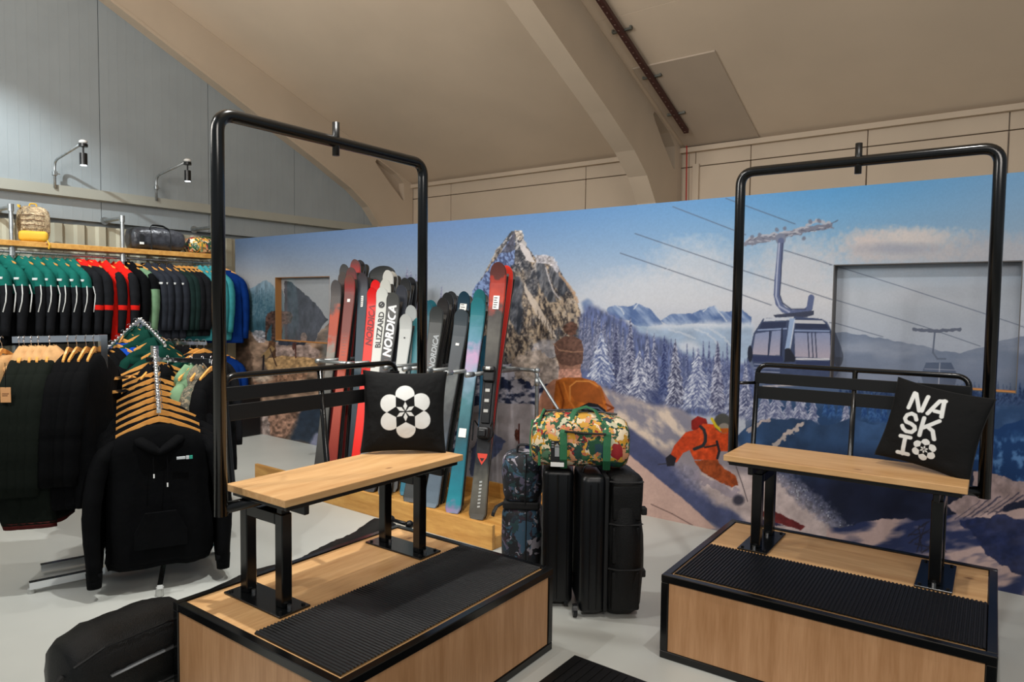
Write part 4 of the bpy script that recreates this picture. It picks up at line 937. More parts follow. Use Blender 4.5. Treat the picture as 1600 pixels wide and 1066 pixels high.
# dark floral travel pack
DFLOR = printed('dark_floral_cloth', [(20, 24, 30), (28, 40, 52), (24, 26, 30), (54, 84, 106), (30, 30, 36), (34, 62, 66), (88, 84, 104), (26, 30, 40), (22, 44, 60), (150, 146, 156), (50, 34, 46), (24, 28, 34)], 15)
t = thing('floral_travel_pack', 'dark blue floral wheeled travel pack standing left of the black suitcases', 'backpack', (.055, 4.0, 0), math.radians(-6))
softbox('lower_body', (-.105, 0, .02), (.125, .24, .47), .05, DFLOR, t, .010, .1, 5, 5, .012)
softbox('upper_body', (-.10, -.015, .49), (.125, .2, .79), .06, DFLOR, t, .014, .1, 5, 8, .02)
bm = B(); box(bm, (-.10, .0, .455), (.12, .2, .505), .012, 2); obj('waist_band', bm, WEB, t)
bm = B(); tube(bm, [(-.10, .05, .48), (-.135, .0, .47), (-.15, -.02, .44), (-.155, -.02, .42)], .014, 8, flat=.5); obj('side_strap', bm, WEB, t)
bm = B(); tube(bm, fillet([(-.02, .05, .785), (-.02, .05, .835), (.06, .05, .835), (.06, .05, .785)], .025), .012, 8, flat=.6); obj('top_handle', bm, DFLOR, t)
bm = B(); tube(bm, [(.045, -.035, .05), (.045, -.04, .25), (.045, -.025, .46)], .012, 6, flat=.3); tube(bm, [(.04, -.045, .5), (.04, -.055, .65), (.04, -.02, .79)], .012, 6, flat=.3); obj('webbing', bm, WEB, t)
# bright floral holdall lying across the cases
BFLOR = printed('bright_floral_cloth', [(206, 152, 44), (28, 84, 54), (214, 150, 110), (196, 190, 160), (30, 70, 60), (222, 170, 60), (40, 46, 50), (200, 116, 80), (150, 30, 34), (90, 128, 96), (232, 214, 180), (30, 64, 76), (214, 160, 60), (56, 104, 70), (30, 80, 52), (24, 60, 44)], 21, distort=.12)
GREEN = mat('green_webbing', (36, 104, 66), .7, bump=.2, bscale=200)
def holdall(t, L_, H_, D_, m, strapm, seed=0):
    keys = [(-L_/2, 0, D_*.28, H_*.22, H_*.66), (-L_/2+.012, 0, D_*.42, H_*.08, H_*.84), (-L_/2+.05, 0, D_*.49, 0.0, H_*.93), (-L_/4, 0, D_*.5, 0, H_*.985), (0, 0, D_*.5, 0, H_), (L_/4, 0, D_*.5, 0, H_*.98), (L_/2-.05, 0, D_*.49, 0, H_*.9), (L_/2-.012, 0, D_*.42, H_*.08, H_*.82), (L_/2, 0, D_*.28, H_*.22, H_*.66)]
    o = softbag('bag_body', interp_st(keys, 40), m, t, n=32, power=2.7, seed=seed, wr=.003)
    return o
t = thing('floral_holdall', 'bright floral print holdall with green straps lying on top of the black suitcases', 'holdall', (.385, 3.79, .777), math.radians(-7))
holdall(t, .535, .30, .27, BFLOR, GREEN)
bm = B()
for x in (-.085, .145):
    tube(bm, [(x, -.10, .003), (x, -.142, .06), (x, -.142, .14), (x+.003*(-1 if x < 0 else 1), -.135, .2), (x+.03*(1 if x < 0 else -1), -.10, .265)], .02, 8, flat=.16)
obj('side_strap', bm, GREEN, t)
bm = B(); tube(bm, [(-.055, -.10, .262), (-.03, -.05, .315), (.03, -.02, .33), (.08, -.05, .315), (.115, -.10, .262)], .017, 8, flat=.3); obj('carry_handle', bm, GREEN, t)
bm = B(); tube(bm, [(-.20, -.09, .285), (-.19, -.03, .305), (.0, -.0, .31), (.2, -.0, .29)], .006, 6); obj('zip', bm, BLACKM, t)
bm = B(); tube(bm, [(-.08, -.143, .212), (.02, -.148, .205), (.14, -.143, .205)], .006, 6); obj('pocket_zip', bm, BLACKM, t)
bm = B(); tube(bm, [(-.262, -.05, .05), (-.268, -.0, .15), (-.262, .03, .24)], .014, 6, flat=.4); tube(bm, [(-.215, -.132, .02), (-.22, -.1, .26), (-.2, -.03, .31)], .008, 6); obj('piping', bm, GREEN, t)
t2 = bm = None
tg = thing('swing_tag', 'black and white swing tag hanging on the front of the bright floral holdall', 'tag', (.252, 3.672, .80), math.radians(-7))
bm = B(); box(bm, (-.036, -.003, .02), (.036, 0, .135), .001, 1); obj('card', bm, mat('tag_black', (18, 19, 22), .5), tg)
bm = B(); box(bm, (-.036, -.004, -.006), (.036, 0, .018), .001, 1); obj('label_strip', bm, WHITE, tg)
bm = B(); prism(bm, [(-.014, .05), (.010, .05), (.010, .10), (-.014, .10)], -.0045, -.0032); prism(bm, [(-.016, .104), (.012, .104), (-.002, .122)], -.0045, -.0032)
for z in (.124, .110, .098): box(bm, (-.032, -.0045, z), (-.019, -.0032, z+.005))
obj('tag_print', bm, mat('tag_grey', (150, 152, 154), .5), tg)
# ------------------------------------------------------------------ ski rack: pine tray and galvanised pipes
t = thing('ski_rack', 'low pine tray with a galvanised pipe frame in front of the mural, full of skis', 'ski rack', MO, MA)
bm = B(); box(bm, (2.6, -1.385, .0), (5.40, -1.355, .172), .002, 1); obj('front_board', bm, PINE, t)
bm = B(); box(bm, (2.6, -.50, .0), (5.40, -.475, .172), .002, 1); obj('back_board', bm, PINE, t)
bm = B(); box(bm, (5.375, -1.352, .0), (5.40, -.503, .085), .002, 1); obj('end_board', bm, PINE, t)
for k in range(6):
    bm = B(); a = -1.35+k*.1415; box(bm, (2.62, a, .03), (5.372, a+.138, .052), .002, 1); obj('plank', bm, PINE, t)
bm = B()
tube(bm, fillet([(2.7, -.34, .05), (2.7, -.34, 1.125), (5.02, -.34, 1.125), (5.02, -.34, .02)], .05, 5), .017, 10)
obj('pipe_frame', bm, GALV, t, smooth=True)
bm = B(); tube(bm, [(5.02, -.34, 1.08), (5.28, -.12, .55), (5.36, -.05, .02)], .013, 8); obj('brace_pipe', bm, GALV, t, smooth=True)
bm = B(); ball(bm, (5.02, -.34, 1.125), .026); tube(bm, [(5.02, -.34, 1.06), (5.02, -.34, 1.0)], .022, 10); obj('pipe_joint', bm, GALV, t, smooth=True)
for s_ in (3.02, 3.45, 3.72, 3.93, 4.16, 4.40, 4.62, 4.84):
    bm = B(); tube(bm, [(s_, -.34, 1.125), (s_, -1.0, 1.125)], .016, 10); tube(bm, [(s_, -.94, 1.125), (s_, -1.02, 1.125)], .021, 10); obj('divider_pipe', bm, GALV, t, smooth=True)
bm = B(); tube(bm, [(3.02, -.98, 1.125), (3.45, -.98, 1.125)], .016, 10); obj('divider_pipe', bm, GALV, t, smooth=True)

def ski_mesh(L_, w_, board=False):
    bm = B(); rings = []
    qs = [0, .005, .012, .02]+[.02+.9*k/16 for k in range(1, 17)]+[.93, .94, .95, .96, .97, .977, .984, .989, .993, .996, .998, .9993, 1.0]
    for q in qs:
        hw = w_/2*(1-.24*math.sin(PI*min(1, q/.9)))
        if q > .96: hw *= math.sqrt(max(0.0, 1-((q-.96)/.04)**2))*.97+.03
        if q < .02: hw *= .75+.25*q/.02
        y = -max(0, (q-.87)/.13)**2*.055 - max(0, (.05-q)/.05)**2*.01
        z = L_*q; th = .006 if not board else .004
        rings.append([(-hw, y+th, z), (-hw, y, z), (-hw*.88, y-th, z), (hw*.88, y-th, z), (hw, y, z), (hw, y+th, z)])
    def mf(j, k): return 0 if k in (1, 2, 3) else (1 if k in (0, 4) else 2)
    loft(bm, rings, mifn=mf); return finish(bm, 'ski')
EDGE = mat('ski_steel_edge', (170, 174, 172), .3, .8); BASE = mat('ski_base_black', (20, 20, 22), .4)
EDGED = mat('ski_dark_sidewall', (30, 31, 33), .4)
TOPS = dict(
 grey_flame=[(0, (64, 66, 66)), (.45, (92, 92, 88)), (.62, (150, 146, 138)), (.72, (186, 84, 62)), (.82, (196, 90, 66)), (.88, (92, 86, 84)), (1, (82, 80, 82))],
 dark_red=[(0, (96, 24, 26)), (.6, (120, 34, 34)), (.9, (74, 56, 54)), (1, (90, 84, 80))],
 grey_plain=[(0, (60, 60, 60)), (.9, (92, 88, 88)), (1, (70, 72, 72))],
 brown_orange=[(0, (138, 50, 46)), (.35, (176, 74, 56)), (.62, (196, 92, 68)), (.72, (132, 70, 62)), (.9, (120, 62, 58)), (.94, (150, 40, 40)), (1, (110, 84, 74))],
 dark_redtip=[(0, (38, 36, 36)), (.8, (70, 44, 44)), (.92, (150, 36, 40)), (1, (90, 76, 74))],
 red_dark=[(0, (84, 26, 26)), (.8, (130, 40, 38)), (.93, (176, 36, 36)), (1, (84, 70, 68))],
 dark_plain=[(0, (32, 32, 34)), (1, (54, 50, 52))],
 slate_label=[(0, (40, 44, 50)), (.5, (46, 70, 84)), (.85, (52, 74, 88)), (1, (62, 52, 56))],
 snowboard=[(0, (26, 30, 32)), (1, (20, 26, 28))],
 red_text=[(0, (214, 30, 24)), (.7, (236, 46, 34)), (1, (206, 14, 16))],
 red_plain=[(0, (206, 20, 20)), (1, (222, 16, 18))],
 white_text=[(0, (120, 124, 124)), (.53, (150, 150, 144)), (.54, (228, 230, 224)), (1, (222, 226, 220))],
 white_a=[(0, (190, 192, 186)), (1, (224, 226, 218))], white_b=[(0, (190, 190, 184)), (1, (226, 226, 220))], cream=[(0, (170, 168, 158)), (1, (206, 200, 188))],
 black_text=[(0, (40, 42, 46)), (.6, (60, 62, 66)), (1, (78, 80, 78))],
 black_a=[(0, (28, 30, 36)), (1, (58, 62, 72))], black_b=[(0, (30, 32, 34)), (1, (40, 42, 44))], black_c=[(0, (24, 26, 28)), (1, (34, 36, 40))],
 silver=[(0, (120, 124, 126)), (.55, (176, 180, 180)), (.62, (206, 210, 208)), (1, (196, 200, 198))], silver_b=[(0, (140, 144, 146)), (1, (190, 196, 196))],
 teal=[(0, (24, 120, 150)), (.5, (60, 132, 148)), (1, (70, 140, 150))], teal_b=[(0, (20, 70, 92)), (1, (30, 98, 116))], teal_c=[(0, (24, 84, 104)), (1, (32, 104, 118))],
 grey_text=[(0, (70, 76, 78)), (.5, (98, 102, 102)), (1, (56, 60, 60))],
 black_d=[(0, (26, 28, 30)), (1, (44, 42, 42))], black_e=[(0, (24, 26, 28)), (1, (36, 38, 40))], black_f=[(0, (28, 30, 32)), (1, (52, 54, 56))],
 grey_graphic=[(0, (110, 132, 150)), (.2, (96, 112, 128)), (.45, (66, 70, 74)), (.62, (106, 112, 112)), (.7, (64, 70, 76)), (1, (70, 82, 90))],
 navy_label=[(0, (26, 44, 56)), (1, (22, 60, 80))], black_green=[(0, (28, 34, 32)), (1, (34, 40, 40))],
 teal_pink=[(0, (150, 130, 176)), (.05, (40, 150, 170)), (.2, (36, 120, 140)), (.34, (44, 92, 104)), (.5, (70, 130, 140)), (.62, (146, 176, 200)), (.72, (206, 166, 206)), (.8, (90, 150, 176)), (.9, (44, 132, 146)), (1, (40, 128, 136))],
 teal_d=[(0, (28, 100, 110)), (1, (34, 120, 126))], cyan_short=[(0, (60, 140, 180)), (.5, (40, 110, 160)), (1, (70, 160, 196))],
 black_red=[(0, (84, 84, 80)), (.12, (112, 112, 104)), (.22, (42, 44, 48)), (.55, (54, 54, 56)), (.7, (100, 98, 92)), (.80, (64, 60, 58)), (.86, (206, 70, 46)), (.93, (170, 52, 40)), (.94, (104, 50, 44)), (1, (92, 50, 46))],
 red_edge=[(0, (130, 24, 26)), (.6, (170, 40, 38)), (1, (226, 60, 46))])
NOISY = {'grey_flame': .25, 'grey_graphic': .2, 'teal_pink': .16, 'cyan_short': .6, 'black_red': .14, 'brown_orange': .05}
LAB = dict(
 grey_flame='grey ski pair with orange flame graphic, leftmost in the pine rack', dark_red='dark red ski pair, thin strip just behind the leftmost grey flame skis',
 grey_plain='plain grey ski pair with rounded tip standing behind the dark red strip', brown_orange='brown and orange ski pair with a small white sticker near the tip',
 dark_redtip='dark ski pair with red tip directly behind the brown and orange pair', red_dark='tallest red-tipped ski pair at the back of the red group',
 dark_plain='narrow black ski pair tip right beside the tallest red-tipped pair', slate_label='slate blue ski pair with a tall white label below its tip',
 snowboard='wide black snowboard nose standing behind the white skis', red_text='bright red ski pair with dark lettering down its length',
 red_plain='bright red rounded ski tip just behind the lettered red skis', white_text='white ski pair with black lettering and a round black emblem at the front',
 white_a='white ski pair with black emblem, second in the white stack', white_b='white ski pair, third in the white stack', cream='cream ski pair, rearmost of the white stack',
 black_text='charcoal ski pair with big white slanted lettering', black_a='black ski pair with blue-grey tip right behind the white-lettered charcoal pair', black_b='black ski pair with rounded tip, third in the charcoal stack', black_c='black ski pair, rearmost in the charcoal stack',
 silver='silver white ski pair with small dark dot near its tip', silver_b='silver ski pair behind the silver white pair with the dot', teal='light teal ski pair just left of the bench frame upright',
 teal_b='dark teal ski pair just right of the bench frame upright', teal_c='teal ski pair behind the dark teal one by the frame upright', grey_text='warm grey ski pair with faint white lettering, right of the frame upright',
 black_d='black ski pair directly behind the warm grey lettered pair', black_e='black ski pair, third in the stack behind the warm grey pair', black_f='black ski pair with grey-rimmed tip, rearmost behind the warm grey pair',
 grey_graphic='smoky blue-grey ski pair with small white sticker, left of teal and pink pair', navy_label='navy ski pair with a large white barcode label on its tip', black_green='black ski pair with green edge behind the smoky blue pair',
 teal_pink='teal to pink faded ski pair near the right end of the rack', teal_d='plain teal ski pair standing behind the teal and pink pair', cyan_short='short cyan patterned ski pair between the pink pair and the tall bound skis',
 black_red='tallest right-hand skis, grey and orange-red with black bindings', red_edge='red ski with orange tip standing behind the tall bound skis')
SKIS = [
 ('grey_flame', 3.099, 1.06, 2.808, 0.6, 1.865),
 ('dark_red', 3.076, 0.945, 2.785, 0.495, 1.948),
 ('grey_plain', 2.968, 0.83, 2.676, 0.39, 2.035),
 ('brown_orange', 3.264, 1.06, 3.014, 0.6, 1.913),
 ('dark_redtip', 3.161, 0.945, 2.91, 0.495, 1.992),
 ('red_dark', 3.093, 0.83, 2.843, 0.39, 2.079),
 ('dark_plain', 3.048, 0.715, 2.797, 0.285, 2.079),
 ('slate_label', 3.424, 0.945, 3.07, 0.495, 1.937),
 ('snowboard', 3.655, 0.715, 3.101, 0.285, 2.008),
 ('red_text', 3.588, 1.06, 3.335, 0.6, 1.788),
 ('red_plain', 3.514, 0.945, 3.262, 0.495, 1.864),
 ('white_text', 3.696, 1.06, 3.466, 0.6, 1.791),
 ('white_a', 3.625, 0.945, 3.394, 0.495, 1.871),
 ('white_b', 3.546, 0.83, 3.316, 0.39, 1.962),
 ('cream', 3.496, 0.715, 3.265, 0.285, 1.955),
 ('black_text', 3.795, 1.06, 3.611, 0.6, 1.744),
 ('black_a', 3.793, 0.945, 3.609, 0.495, 1.816),
 ('black_b', 3.735, 0.83, 3.551, 0.39, 1.885),
 ('black_c', 3.705, 0.715, 3.52, 0.285, 1.896),
 ('silver', 3.978, 1.06, 3.777, 0.6, 1.549),
 ('silver_b', 3.936, 0.945, 3.735, 0.495, 1.629),
 ('teal', 4.117, 0.945, 3.825, 0.495, 1.515),
 ('teal_b', 4.207, 0.945, 3.92, 0.495, 1.677),
 ('teal_c', 4.17, 0.83, 3.882, 0.39, 1.678),
 ('grey_text', 4.281, 1.06, 4.152, 0.6, 1.623),
 ('black_d', 4.258, 0.945, 4.129, 0.495, 1.701),
 ('black_e', 4.215, 0.83, 4.086, 0.39, 1.748),
 ('black_f', 4.166, 0.715, 4.037, 0.285, 1.762),
 ('grey_graphic', 4.51, 1.06, 4.438, 0.6, 1.605),
 ('navy_label', 4.354, 0.83, 4.282, 0.39, 1.759),
 ('black_green', 4.476, 0.945, 4.404, 0.495, 1.594),
 ('teal_pink', 4.747, 1.06, 4.618, 0.6, 1.702),
 ('teal_d', 4.673, 0.945, 4.543, 0.495, 1.773),
 ('cyan_short', 4.916, 0.945, 4.618, 0.495, 1.383),
 ('black_red', 4.992, 1.06, 4.821, 0.6, 1.985),
 ('red_edge', 4.905, 0.945, 4.825, 0.495, 1.965)]
_wh = {}
def lettering_(txt, size, m, parent, loc, rot, shear=0.0, off=0.0, sx=1.0):
    cu = bpy.data.curves.new('lettering', 'FONT'); cu.body = txt; cu.size = size; cu.shear = shear; cu.extrude = .0006; cu.offset = off; cu.align_x = 'CENTER'; cu.align_y = 'CENTER'; cu.resolution_u = 3
    o = new_obj('lettering', cu, m, parent, loc, rot); o.scale = (sx, 1, 1); return o
def lettering(*a, L_=None, **k):
    o = lettering_(*a, **k); bpy.context.view_layer.update()
    me = bpy.data.meshes.new_from_object(o.evaluated_get(bpy.context.evaluated_depsgraph_get()))
    if L_:     # wrap the print onto the upturned shovel of the ski
        for v in me.vertices:
            q = (a[4][2]+v.co.x)/L_; v.co.z += max(0, (q-.87)/.13)**2*.055
    n = new_obj('lettering', me, a[2] if len(me.materials) == 0 else None, o.parent, o.location.copy(), o.rotation_euler.copy()); n.name = 'lettering'
    bpy.data.objects.remove(o); return n
INKB = mat('dark_ink', (26, 28, 32), .5); INKW = mat('white_ink', (224, 226, 226), .5)
def ski_pair(nm, sb, db, st, dt, zt):
    base = M(sb, db, .054); tip = M(st, dt, zt); Z = (tip-base); L_ = Z.length; Z.normalize()
    yaw = .42
    X = (MU*math.cos(yaw)+MN*-math.sin(yaw)*-1).normalized() if False else (MU*math.cos(yaw)-MN*-math.sin(yaw)*-1).normalized()
    X = (X-Z*X.dot(Z)).normalized(); Y = Z.cross(X)
    t = bpy.data.objects.new('snowboard' if nm == 'snowboard' else 'skis', None); COL.objects.link(t)
    t.matrix_world = Matrix(((X.x, Y.x, Z.x, base.x), (X.y, Y.y, Z.y, base.y), (X.z, Y.z, Z.z, base.z), (0, 0, 0, 1)))
    tag(t, LAB[nm], 'snowboard' if nm == 'snowboard' else 'skis', None if nm == 'snowboard' else 'ski pairs leaning in the pine rack')
    w_ = {'snowboard': .28, 'black_text': .128, 'teal_pink': .128, 'grey_text': .126, 'grey_graphic': .126, 'silver': .12, 'black_red': .135, 'white_text': .118, 'red_text': .112}.get(nm, .112)
    top = zgrad('ski_top_'+nm, [(q, tuple(v*(1 if nm.startswith('red_') else .88) for v in c)) for q, c in TOPS[nm]], .4, noise=NOISY.get(nm, .02))
    me = ski_mesh(L_, w_, nm == 'snowboard')
    ms = [top, EDGED if nm in ('brown_orange', 'red_text', 'black_text', 'grey_flame', 'slate_label') else EDGE, BASE]
    a = new_obj('board' if nm == 'snowboard' else 'ski', me, ms, t)
    if nm != 'snowboard':
        b_ = a.copy(); COL.objects.link(b_); b_.parent = t; b_.location = (0, .034, 0); b_.rotation_euler = (0, 0, PI)
    zc = lambda v: v*L_
    F = -.0075
    if nm == 'white_text':
        lettering('BLIZZARD', .074, INKB, t, (.008, F, zc(.785)), (PI/2, -PI/2, 0), 0, .0018, L_=L_)
        bm = B(); r1 = [(math.cos(a_*PI/12)*.030, math.sin(a_*PI/12)*.030+zc(.915)) for a_ in range(24)]; r2 = [(math.cos(-a_*PI/12)*.016, math.sin(-a_*PI/12)*.016+zc(.915)) for a_ in range(24)]
        prism(bm, r1, F-.012, F-.009, holes=[r2]); prism(bm, [(-.018, zc(.915)-.010), (-.008, zc(.915)-.016), (.018, zc(.915)+.010), (.008, zc(.915)+.016)], F-.012, F-.009); obj('emblem', bm, INKB, t)
    if nm in ('white_a', 'white_b'):
        bm = B(); r1 = [(math.cos(a_*PI/12)*.030, math.sin(a_*PI/12)*.030+zc(.925)) for a_ in range(24)]; r2 = [(math.cos(-a_*PI/12)*.014, math.sin(-a_*PI/12)*.014+zc(.925)) for a_ in range(24)]
        prism(bm, r1, F-.016, F-.011, holes=[r2]); obj('emblem', bm, INKB, t)
    if nm == 'black_text': lettering('NORDICA', .104, INKW, t, (.004, F, zc(.80)), (PI/2, -PI/2, 0), .25, .004, L_=L_)
    if nm == 'red_text': lettering('NORDICA', .084, mat('dark_red_ink', (110, 22, 28), .5), t, (.004, F, zc(.805)), (PI/2, -PI/2, 0), .25, .003, L_=L_)
    if nm == 'grey_text': lettering('NORDICA', .066, mat('pale_ink', (150, 156, 160), .5), t, (.022, F, zc(.76)), (PI/2, -PI/2, 0), .3, .002, L_=L_)
    lab = {'brown_orange': (.028, .875, .03), 'slate_label': (.022, .86, .11), 'navy_label': (.06, .925, .13), 'grey_graphic': (.03, .82, .02), 'black_red': (.05, .84, .11), 'silver': (.012, .87, .012), 'teal_pink': (.06, .36, .07)}.get(nm)
    if lab:
        bm = B(); z = zc(lab[1]); yy = -.001-max(0, (lab[1]-.87)/.13)**2*.055-.012
        box(bm, (-lab[0]/2, yy, z-lab[2]/2), (lab[0]/2, -.004, z+lab[2]/2)); obj('sticker', bm, INKB if nm == 'silver' else WHITE, t)
        if lab[2] > .1:
            bm = B()
            for k in range(5): box(bm, (-lab[0]*.38, yy-.0008, z-lab[2]*.38+k*lab[2]*.17), (lab[0]*(.1+.08*(k % 3)), yy, z-lab[2]*.38+k*lab[2]*.17+.007))
            stuff(obj('label_print', bm, INKB, t))
    if nm in ('brown_orange', 'black_text', 'grey_text'):   # small print blocks along the top sheet
        bm = B()
        for k in range(7): box(bm, (-.02, F, zc(.60)+k*.03), (.02, F+.0005, zc(.60)+k*.03+.004))
        stuff(obj('graphic_lines', bm, mat('graphic_grey', (120, 96, 90), .5), t))
    if nm == 'black_red':
        bm = B()
        for k in range(9): prism(bm, [(-.004, zc(.03)+k*.026), (.016, zc(.03)+k*.026+.004), (.016, zc(.03)+k*.026+.017), (-.004, zc(.03)+k*.026+.013)], F-.0006, F+.0005)
        stuff(obj('tail_print', bm, mat('pale_print', (170, 176, 176), .5), t))
        bm = B(); prism(bm, [(-.04, zc(.245)), (.04, zc(.245)), (.034, zc(.245)-.03), (0, zc(.245)-.085), (-.034, zc(.245)-.03)], F-.001, F+.0005, holes=[[(-.02, zc(.245)-.035), (.02, zc(.245)-.035), (0, zc(.245)-.062)]]); obj('emblem', bm, mat('emblem_orange', (206, 60, 40), .5), t)
        bd = None
        bm = B()
        box(bm, (-.045, -.05, zc(.52)), (.045, -.006, zc(.52)+.11), .012, 2); box(bm, (-.05, -.075, zc(.52)+.075), (.05, -.02, zc(.52)+.12), .014, 2)
        o = obj('toe_binding', bm, PLAST, t, smooth=False)
        bm = B(); box(bm, (-.02, -.082, zc(.52)+.085), (.02, -.06, zc(.52)+.112), .006, 2); obj('binding_plate', bm, mat('binding_silver', (180, 180, 176), .35, .6), o)
        bm = B(); box(bm, (-.034, -.02, zc(.36)), (.034, -.006, zc(.52)), .005, 1); o2 = obj('binding_track', bm, PLAST, t)
        for kk in (.40, .44, .48): 
            bm = B(); box(bm, (-.02, -.03, zc(kk)), (.02, -.018, zc(kk)+.028), .004, 1); obj('binding_plate', bm, MATS['binding_silver'], o2)
        bm = B(); box(bm, (-.045, -.07, zc(.30)), (.045, -.006, zc(.30)+.09), .016, 2); box(bm, (-.03, -.10, zc(.305)), (.03, -.05, zc(.305)+.06), .012, 2)
        tube(bm, fillet([(-.05, -.03, zc(.35)), (-.075, -.07, zc(.37)), (-.07, -.08, zc(.29))], .02), .006, 6); tube(bm, fillet([(.05, -.03, zc(.35)), (.075, -.07, zc(.37)), (.085, -.08, zc(.31)), (.05, -.06, zc(.29))], .02), .006, 6)
        obj('heel_binding', bm, PLAST, t)
    return t
for row in SKIS: ski_pair(*row)

# ------------------------------------------------------------------ clothing
HOOKM = mat('hook_wire', (190, 192, 196), .25, 1.0)
def cloth(name, c, rough=.85, b=.35): return mat(name, c, rough, noise=.25, nscale=9, bump=b, bscale=26, spec=.07)
CL = dict(black=cloth('cloth_black', (7, 8, 10)), dark=cloth('cloth_charcoal', (24, 25, 28)), forest=cloth('cloth_forest', (8, 48, 40)), green=cloth('cloth_green', (20, 92, 82)), red=cloth('cloth_red', (212, 30, 22)),
          slate=cloth('cloth_slate', (38, 41, 48)), puff=cloth('cloth_puffer_green', (24, 40, 38)), teal=cloth('cloth_teal', (60, 142, 148)), blue=cloth('cloth_royal_blue', (14, 60, 150)), navy=cloth('cloth_deep_blue', (8, 44, 108)), olive=cloth('cloth_sage', (104, 134, 104)),
          tan=cloth('cloth_tan_fleece', (190, 150, 104)), wine=cloth('cloth_wine', (78, 32, 30)), coat=cloth('cloth_green_black', (19, 24, 20)), white=cloth('cloth_white_piping', (214, 216, 214)), camo=None, brown=cloth('cloth_brown', (92, 60, 40)))
CL['camo'] = printed('camo_cloth', [(70, 66, 56), (100, 92, 74), (54, 60, 48), (128, 116, 92), (84, 80, 70)], 26)
def hanger(parent, sc=1.0):
    bm = B(); up = []; lo = []
    for i in range(17):
        q = -1+i/8; x = .142*sc*q; z = -.066-.060*sc*abs(q)**1.25; h = .017-.006*abs(q)
        up.append((x, z+h)); lo.append((x, z-h*.6))
    y = lambda x: .0
    rings = []
    for (a, b_) in zip(up, lo):
        bow = -.02*(1-abs(a[0])/(.142*sc))+.01
        rings.append([(a[0], bow-.006, a[1]), (a[0], bow+.006, a[1]), (b_[0], bow+.006, b_[1]), (b_[0], bow-.006, b_[1])])
    loft(bm, rings); h = obj('hanger', bm, HANGW, parent, smooth=False)
    bm = B(); pts = [(0, -.01, -.06)]+[(0, -.01, -.035)]+[(.018*math.sin(a_), -.01, .0+.018*-math.cos(a_)-.0) for a_ in np.linspace(0.2, 1.35*PI, 10)]
    tube(bm, pts, .0019, 5); obj('hook', bm, HOOKM, h)
    return h
